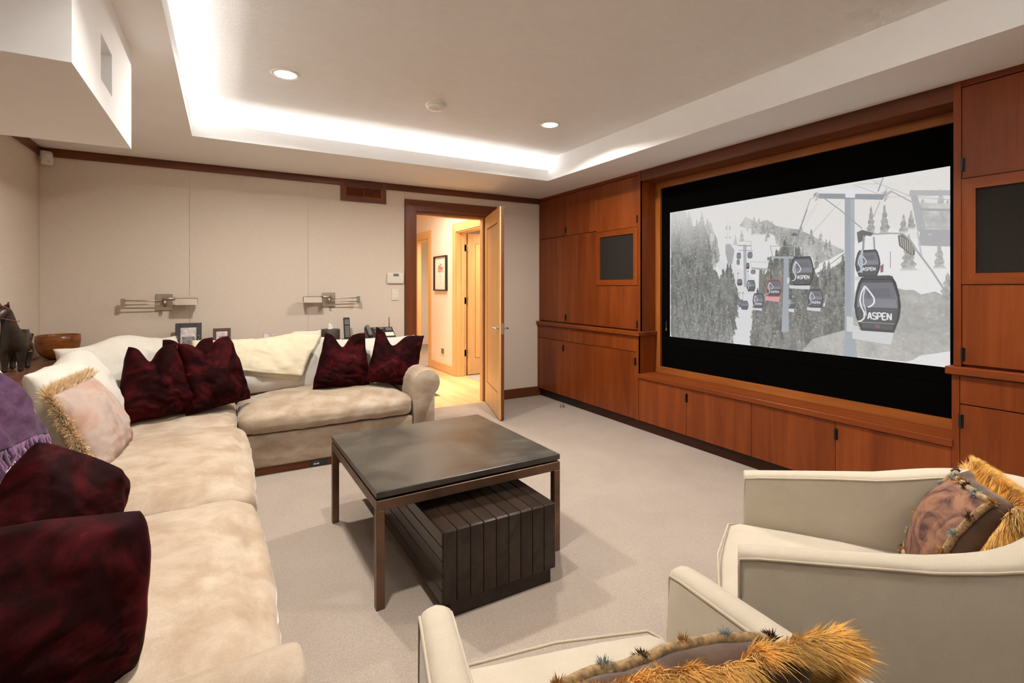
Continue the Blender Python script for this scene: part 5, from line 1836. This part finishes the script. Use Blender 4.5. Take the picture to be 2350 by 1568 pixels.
to_mesh('tissue', bm, 'tissue_paper', T)

# media remote standing in its cradle
T = thing('media_remote', 'tall black remote standing upright in a cradle on the ledge', 'remote control', (1.028, 5.03, LZ + 0.001), math.radians(6))
to_mesh('cradle', B(-0.04, 0.04, -0.035, 0.05, 0, 0.03, 0.006, 2), 'black_plastic', T)
M = Matrix.Translation((0, 0, 0.015)) @ Matrix.Rotation(math.radians(-9), 4, 'X')
bm = B(-0.031, 0.031, -0.010, 0.010, 0, 0.225, 0.008, 2)
bmesh.ops.transform(bm, matrix=M, verts=bm.verts)
rb = to_mesh('remote_body', bm, 'black_plastic', T)
bm = B(-0.022, 0.022, -0.0112, -0.009, 0.155, 0.205)
bmesh.ops.transform(bm, matrix=M, verts=bm.verts)
to_mesh('display', bm, 'grey_plastic', rb)
for i in range(7):
    for j in range(3):
        bm = B(-0.020 + j * 0.0145, -0.009 + j * 0.0145, -0.0118, -0.009, 0.035 + i * 0.016, 0.044 + i * 0.016)
        bmesh.ops.transform(bm, matrix=M, verts=bm.verts)
        to_mesh('button', bm, 'key_grey', rb)

# desk telephone
T = thing('desk_phone', 'black desk telephone with a raised antenna behind the right red pillows', 'telephone', (1.36, 5.03, LZ + 0.001))
bm = prism(bmesh.new(), [(-0.09, 0), (0.09, 0), (0.09, 0.125), (0.06, 0.125), (-0.09, 0.035)], 'X', -0.15, 0.125)
pb = to_mesh('phone_body', bm, 'black_plastic', T)
bm = bmesh.new()
tube(bm, [(-0.125, -0.085, 0.06), (-0.13, -0.03, 0.105), (-0.13, 0.03, 0.140), (-0.128, 0.085, 0.128)], 0.020, 8)
to_mesh('handset', bm, 'grey_plastic', T, True)
sl = Matrix.Translation((0, -0.015, 0.083)) @ Matrix.Rotation(math.radians(31), 4, 'X')
for nm, q, mt in (('display', (-0.07, 0.03, 0.05, 0.075), 'lcd'), ('speaker_slots', (0.05, 0.11, 0.02, 0.07), 'grey_plastic'), ('label_card', (0.03, 0.115, -0.07, -0.01), 'paper_white')):
    bm = B(q[0], q[1], q[2], q[3], -0.002, 0.003)
    bmesh.ops.transform(bm, matrix=sl, verts=bm.verts)
    to_mesh(nm, bm, mt, T)
for i in range(4):
    for j in range(3):
        bm = B(-0.065 + j * 0.028, -0.046 + j * 0.028, -0.065 + i * 0.024, -0.050 + i * 0.024, -0.002, 0.005, 0.001)
        bmesh.ops.transform(bm, matrix=sl, verts=bm.verts)
        to_mesh('key', bm, 'key_grey', T)
bm = bmesh.new()
cyl(bm, (0.100, 0.07, 0.12), (0.100, 0.075, 0.225), 0.0045, 8, 0.0035)
to_mesh('antenna', bm, 'black_plastic', T, True)

# ------------------------------------------------------------------ wall fittings
GS = 'swing-arm reading lamps on the far wall'


def sconce(label, px, sgn, dz):
    """sgn +1: shade towards +x, folded arm towards -x"""
    T = thing('swing_arm_lamp', label, 'wall lamp', (px, YB, 1.208 + dz), 0, GS)
    s = sgn
    to_mesh('wall_plate', B(-0.060, 0.060, -0.014, 0, -0.070, 0.070, 0.003), 'nickel', T)
    bm = bmesh.new()
    cyl(bm, (0.0, -0.014, 0), (0.0, -0.075, 0), 0.012, 14)
    cyl(bm, (0.012 * s, -0.085, -0.030), (0.012 * s, -0.085, 0.030), 0.012, 16)
    to_mesh('pivot', bm, 'nickel', T, True)
    for z in (0.012, -0.014):
        bm = bmesh.new()
        cyl(bm, (0.02 * s, -0.078, z), (-0.262 * s, -0.078, z + (0.006 if z > 0 else -0.004)), 0.0042, 10)
        to_mesh('arm_rod', bm, 'nickel', T, True)
    to_mesh('end_block', B(min(-0.286 * s, -0.258 * s), max(-0.286 * s, -0.258 * s), -0.090, -0.066, -0.032, 0.034, 0.003), 'nickel', T)
    bm = bmesh.new()
    cyl(bm, (-0.008 * s, -0.098, 0.030), (0.092 * s, -0.098, 0.030), 0.0125, 16)
    cyl(bm, (0.012 * s, -0.092, 0.026), (0.012 * s, -0.092, -0.035), 0.010, 14)
    to_mesh('arm_joint', bm, 'nickel', T, True)
    # trough shade: folded sheet, open below
    bm = bmesh.new()
    prof = [(-0.062, -0.018), (-0.135, -0.020), (-0.128, 0.030), (-0.070, 0.036)]
    pin = [(-0.070, -0.018), (-0.128, -0.018), (-0.122, 0.024), (-0.074, 0.030)]
    pr = [(-0.145, -0.022), (-0.134, 0.030), (-0.074, 0.036), (-0.062, -0.016), (-0.066, -0.016), (-0.077, 0.032), (-0.131, 0.026), (-0.141, -0.022)]
    prism(bm, pr, 'X', min(0.088 * s, 0.246 * s), max(0.088 * s, 0.246 * s))
    box(bm, min(0.244 * s, 0.246 * s), max(0.244 * s, 0.246 * s), -0.134, -0.072, -0.010, 0.034)
    to_mesh('shade', bm, 'satin_nickel', T)
    return T


sconce('brushed nickel swing-arm lamp above the slate photo frame, shade to the right', -0.461, 1, 0)
sconce('brushed nickel swing-arm lamp above the tissue holder, shade to the left', 0.880, -1, 0.004)

T = thing('thermostat', 'white thermostat with grey display left of the door casing', 'thermostat', (1.549, YB, 1.43))
to_mesh('housing', B(-0.090, 0.090, -0.028, 0, -0.058, 0.058, 0.014, 3), 'white_plastic', T)
to_mesh('display', B(-0.026, 0.032, -0.0292, -0.026, 0.020, 0.048), 'lcd', T)
bm = bmesh.new()
cyl(bm, (0.062, -0.0295, -0.012), (0.062, -0.026, -0.012), 0.015, 16)
to_mesh('dial_ring', bm, 'white_plastic', T)
T = thing('keypad_switch', 'white keypad switch with four green lit buttons below the thermostat', 'light switch', (1.548, YB, 1.258))
to_mesh('plate', B(-0.038, 0.038, -0.008, 0, -0.061, 0.061, 0.003), 'white_plastic', T)
for i in (-1, 1):
    for z in (0.026, -0.016):
        b = to_mesh('button', B(i * 0.016 - 0.010, i * 0.016 + 0.010, -0.010, -0.007, z - 0.014, z + 0.014, 0.001), 'white_plastic', T)
        to_mesh('indicator', B(i * 0.016 - 0.004, i * 0.016 + 0.004, -0.0108, -0.0095, z - 0.004, z + 0.004), 'led_green', b)
T = thing('wall_register', 'cherry-framed wooden register hanging below the crown rail', 'vent', (1.22, YB, 2.30))
w0, w1, z0, z1 = -0.229, 0.229, -0.095, 0.125
wr = 0.036
for nm, q, mt in (('outer_stile', (w0, w0 + wr, z0, z1), 'cherry_trim_z'), ('outer_stile', (w1 - wr, w1, z0, z1), 'cherry_trim_z'), ('outer_rail', (w0 + wr, w1 - wr, z0, z0 + wr), 'cherry_trim'), ('outer_rail', (w0 + wr, w1 - wr, z1 - 0.062, z1), 'cherry_trim')):
    to_mesh(nm, B(q[0], q[1], -0.021, 0, q[2], q[3], 0.001), mt, T)
a0, a1, b0, b1 = w0 + wr, w1 - wr, z0 + wr, z1 - 0.062
for nm, q, mt in (('inner_stile', (a0, a0 + 0.020, b0, b1), 'cherry'), ('inner_stile', (a1 - 0.020, a1, b0, b1), 'cherry'), ('inner_rail', (a0 + 0.02, a1 - 0.02, b0, b0 + 0.018), 'cherry_rail'), ('inner_rail', (a0 + 0.02, a1 - 0.02, b1 - 0.018, b1), 'cherry_rail')):
    to_mesh(nm, B(q[0], q[1], -0.016, 0, q[2], q[3], 0.001), mt, T)
to_mesh('back_plate', B(a0 + 0.01, a1 - 0.01, -0.003, 0, b0 + 0.01, b1 - 0.01), 'black_metal', T)
zz0, zz1 = b0 + 0.018, b1 - 0.018
for i in range(6):
    z = zz0 + (zz1 - zz0) * (i + 0.5) / 6
    bm = prism(bmesh.new(), [(-0.013, z - 0.005), (-0.011, z - 0.006), (-0.004, z + 0.004), (-0.006, z + 0.005)], 'X', a0 + 0.02, a1 - 0.02)
    to_mesh('slat', bm, 'cherry_rail', T)
to_mesh('mullion', B(-0.003, 0.003, -0.0145, -0.003, zz0, zz1), 'cherry', T)

# motion sensor across the left corner
T = thing('motion_sensor', 'white motion sensor in the corner under the ceiling', 'sensor', (XL + 0.045, YB - 0.045, 2.335), math.radians(28))
bm = bmesh.new()
pf = [(-0.002, -0.055), (-0.048, -0.055), (-0.058, -0.030), (-0.052, 0.020), (-0.035, 0.048), (-0.002, 0.060)]
prism(bm, pf, 'X', -0.036, 0.036)
bmesh.ops.bevel(bm, geom=list(bm.edges), offset=0.006, segments=2, affect='EDGES')
hs = to_mesh('housing', bm, 'white_plastic', T)
bm = B(-0.022, 0.022, -0.062, -0.05, -0.006, 0.028, 0.004)
to_mesh('lens', bm, 'white_plastic', T)
to_mesh('indicator', B(0.004, 0.009, -0.0585, -0.052, -0.034, -0.026), 'grey_plastic', T)

# ceiling fittings
for i, (x, y) in enumerate(CANS):
    lab = ('recessed ceiling downlight over the left sofa run, upper left in view', 'recessed ceiling downlight nearest the far cabinets', 'recessed downlight above the near left sofa run, above the view', 'recessed downlight above the right club chair, above the view')[i]
    T = thing('recessed_light', lab, 'ceiling light', (x, y, ZU), 0, 'recessed downlights in the tray ceiling')
    bm = bmesh.new()
    lathe(bm, [(0.062, -0.001), (0.064, -0.006), (0.080, -0.005), (0.084, 0.0), (0.062, 0.0)], n=40)
    to_mesh('trim_ring', bm, 'white_plastic', T, True)
    bm = bmesh.new()
    cyl(bm, (0, 0, -0.0035), (0, 0, -0.0005), 0.0625, 36)
    to_mesh('lens', bm, 'lamp_white', T)
    area('can_light', (x, y, ZU - 0.012), (0, 0, 0), 0.12, 0.12, CAN_W if y > 2 else CAN_BACK_W, WARM, math.radians(158 if y > 2 else 115), 'DISK')
T = thing('smoke_detector', 'round white smoke detector on the tray ceiling between the downlights', 'smoke detector', (1.304, 3.375, ZU))
bm = lathe(bmesh.new(), [(0.05, -0.036), (0.058, -0.032), (0.066, -0.020), (0.066, -0.014), (0.058, -0.012), (0.058, -0.009), (0.072, -0.008), (0.072, 0.0)][::-1], n=40)
to_mesh('housing', bm, 'white_plastic', T, True)
bm = bmesh.new()
cyl(bm, (0, 0, -0.040), (0, 0, -0.034), 0.022, 24)
to_mesh('test_button', bm, 'white_plastic', T)

# door stop dome
T = thing('door_stop', 'small brass dome doorstop on the carpet before the cabinets', 'doorstop', (3.242, 4.535, 0))
bm = lathe(bmesh.new(), [(0.024, 0), (0.025, 0.006), (0.022, 0.010), (0.0, 0.010)], n=24)
to_mesh('base', bm, 'brass', T, True)
bm = lathe(bmesh.new(), [(0.022, 0.008), (0.023, 0.018), (0.019, 0.031), (0.010, 0.038), (0.001, 0.040)], n=24)
to_mesh('bumper', bm, 'grey_plastic', T, True)

# hall fittings
T = thing('hall_picture', 'dark framed print of a red-leaved tree on the hall wall', 'picture', (XH, 7.50, 1.555))
pw, ph, fw = 0.262, 0.278, 0.018
for nm, q in (('frame_stile', (-pw, -pw + fw, -ph, ph)), ('frame_stile', (pw - fw, pw, -ph, ph)), ('frame_rail', (-pw + fw, pw - fw, -ph, -ph + fw)), ('frame_rail', (-pw + fw, pw - fw, ph - fw, ph))):
    to_mesh(nm, B(-0.040, 0, q[0], q[1], q[2], q[3], 0.001), 'black_metal', T)
pp = to_mesh('print', B(-0.012, -0.002, -pw + fw, pw - fw, -ph + fw, ph - fw), 'paper_white', T)
rnd = random.Random(12)
bm = bmesh.new()
for _ in range(60):
    a, r = rnd.uniform(0.1, PI - 0.1), rnd.uniform(0.02, 0.12)
    y, z = math.cos(a) * r * 1.1, 0.03 + math.sin(a) * r * 1.0 + rnd.uniform(-0.03, 0.03)
    s = rnd.uniform(0.006, 0.014)
    cyl(bm, (-0.0135, y, z), (-0.0125, y, z), s, 6)
to_mesh('leaves', bm, 'ink_red', pp)
bm = bmesh.new()
tube(bm, [(-0.0128, 0.0, 0.06), (-0.0128, 0.008, -0.05), (-0.0128, 0.0, -0.16)], 0.003, 5)
tube(bm, [(-0.0128, -0.07, -0.185), (-0.0128, 0.0, -0.16), (-0.0128, 0.04, -0.158)], 0.002, 5)
to_mesh('trunk', bm, 'ink_grey', pp)
T = thing('hall_outlet', 'white wall plate with grey grille low on the hall wall', 'wall plate', (XH, 7.43, 0.317))
to_mesh('plate', B(-0.007, 0, -0.090, 0.090, -0.062, 0.062, 0.002), 'white_plastic', T)
to_mesh('grille', B(-0.009, -0.006, -0.055, 0.055, -0.042, 0.042, 0.001), 'lcd', T)
T = thing('floor_register', 'dark metal floor register in the hall beside the sofa arm', 'vent', (2.20, 5.92, -0.004))
to_mesh('plate', B(-0.09, 0.09, -0.15, 0.15, 0, 0.004, 0.001), 'grey_plastic', T)
for i in range(8):
    to_mesh('slat', B(-0.08, 0.08, -0.135 + i * 0.035, -0.12 + i * 0.035, 0.004, 0.006), 'black_metal', T)
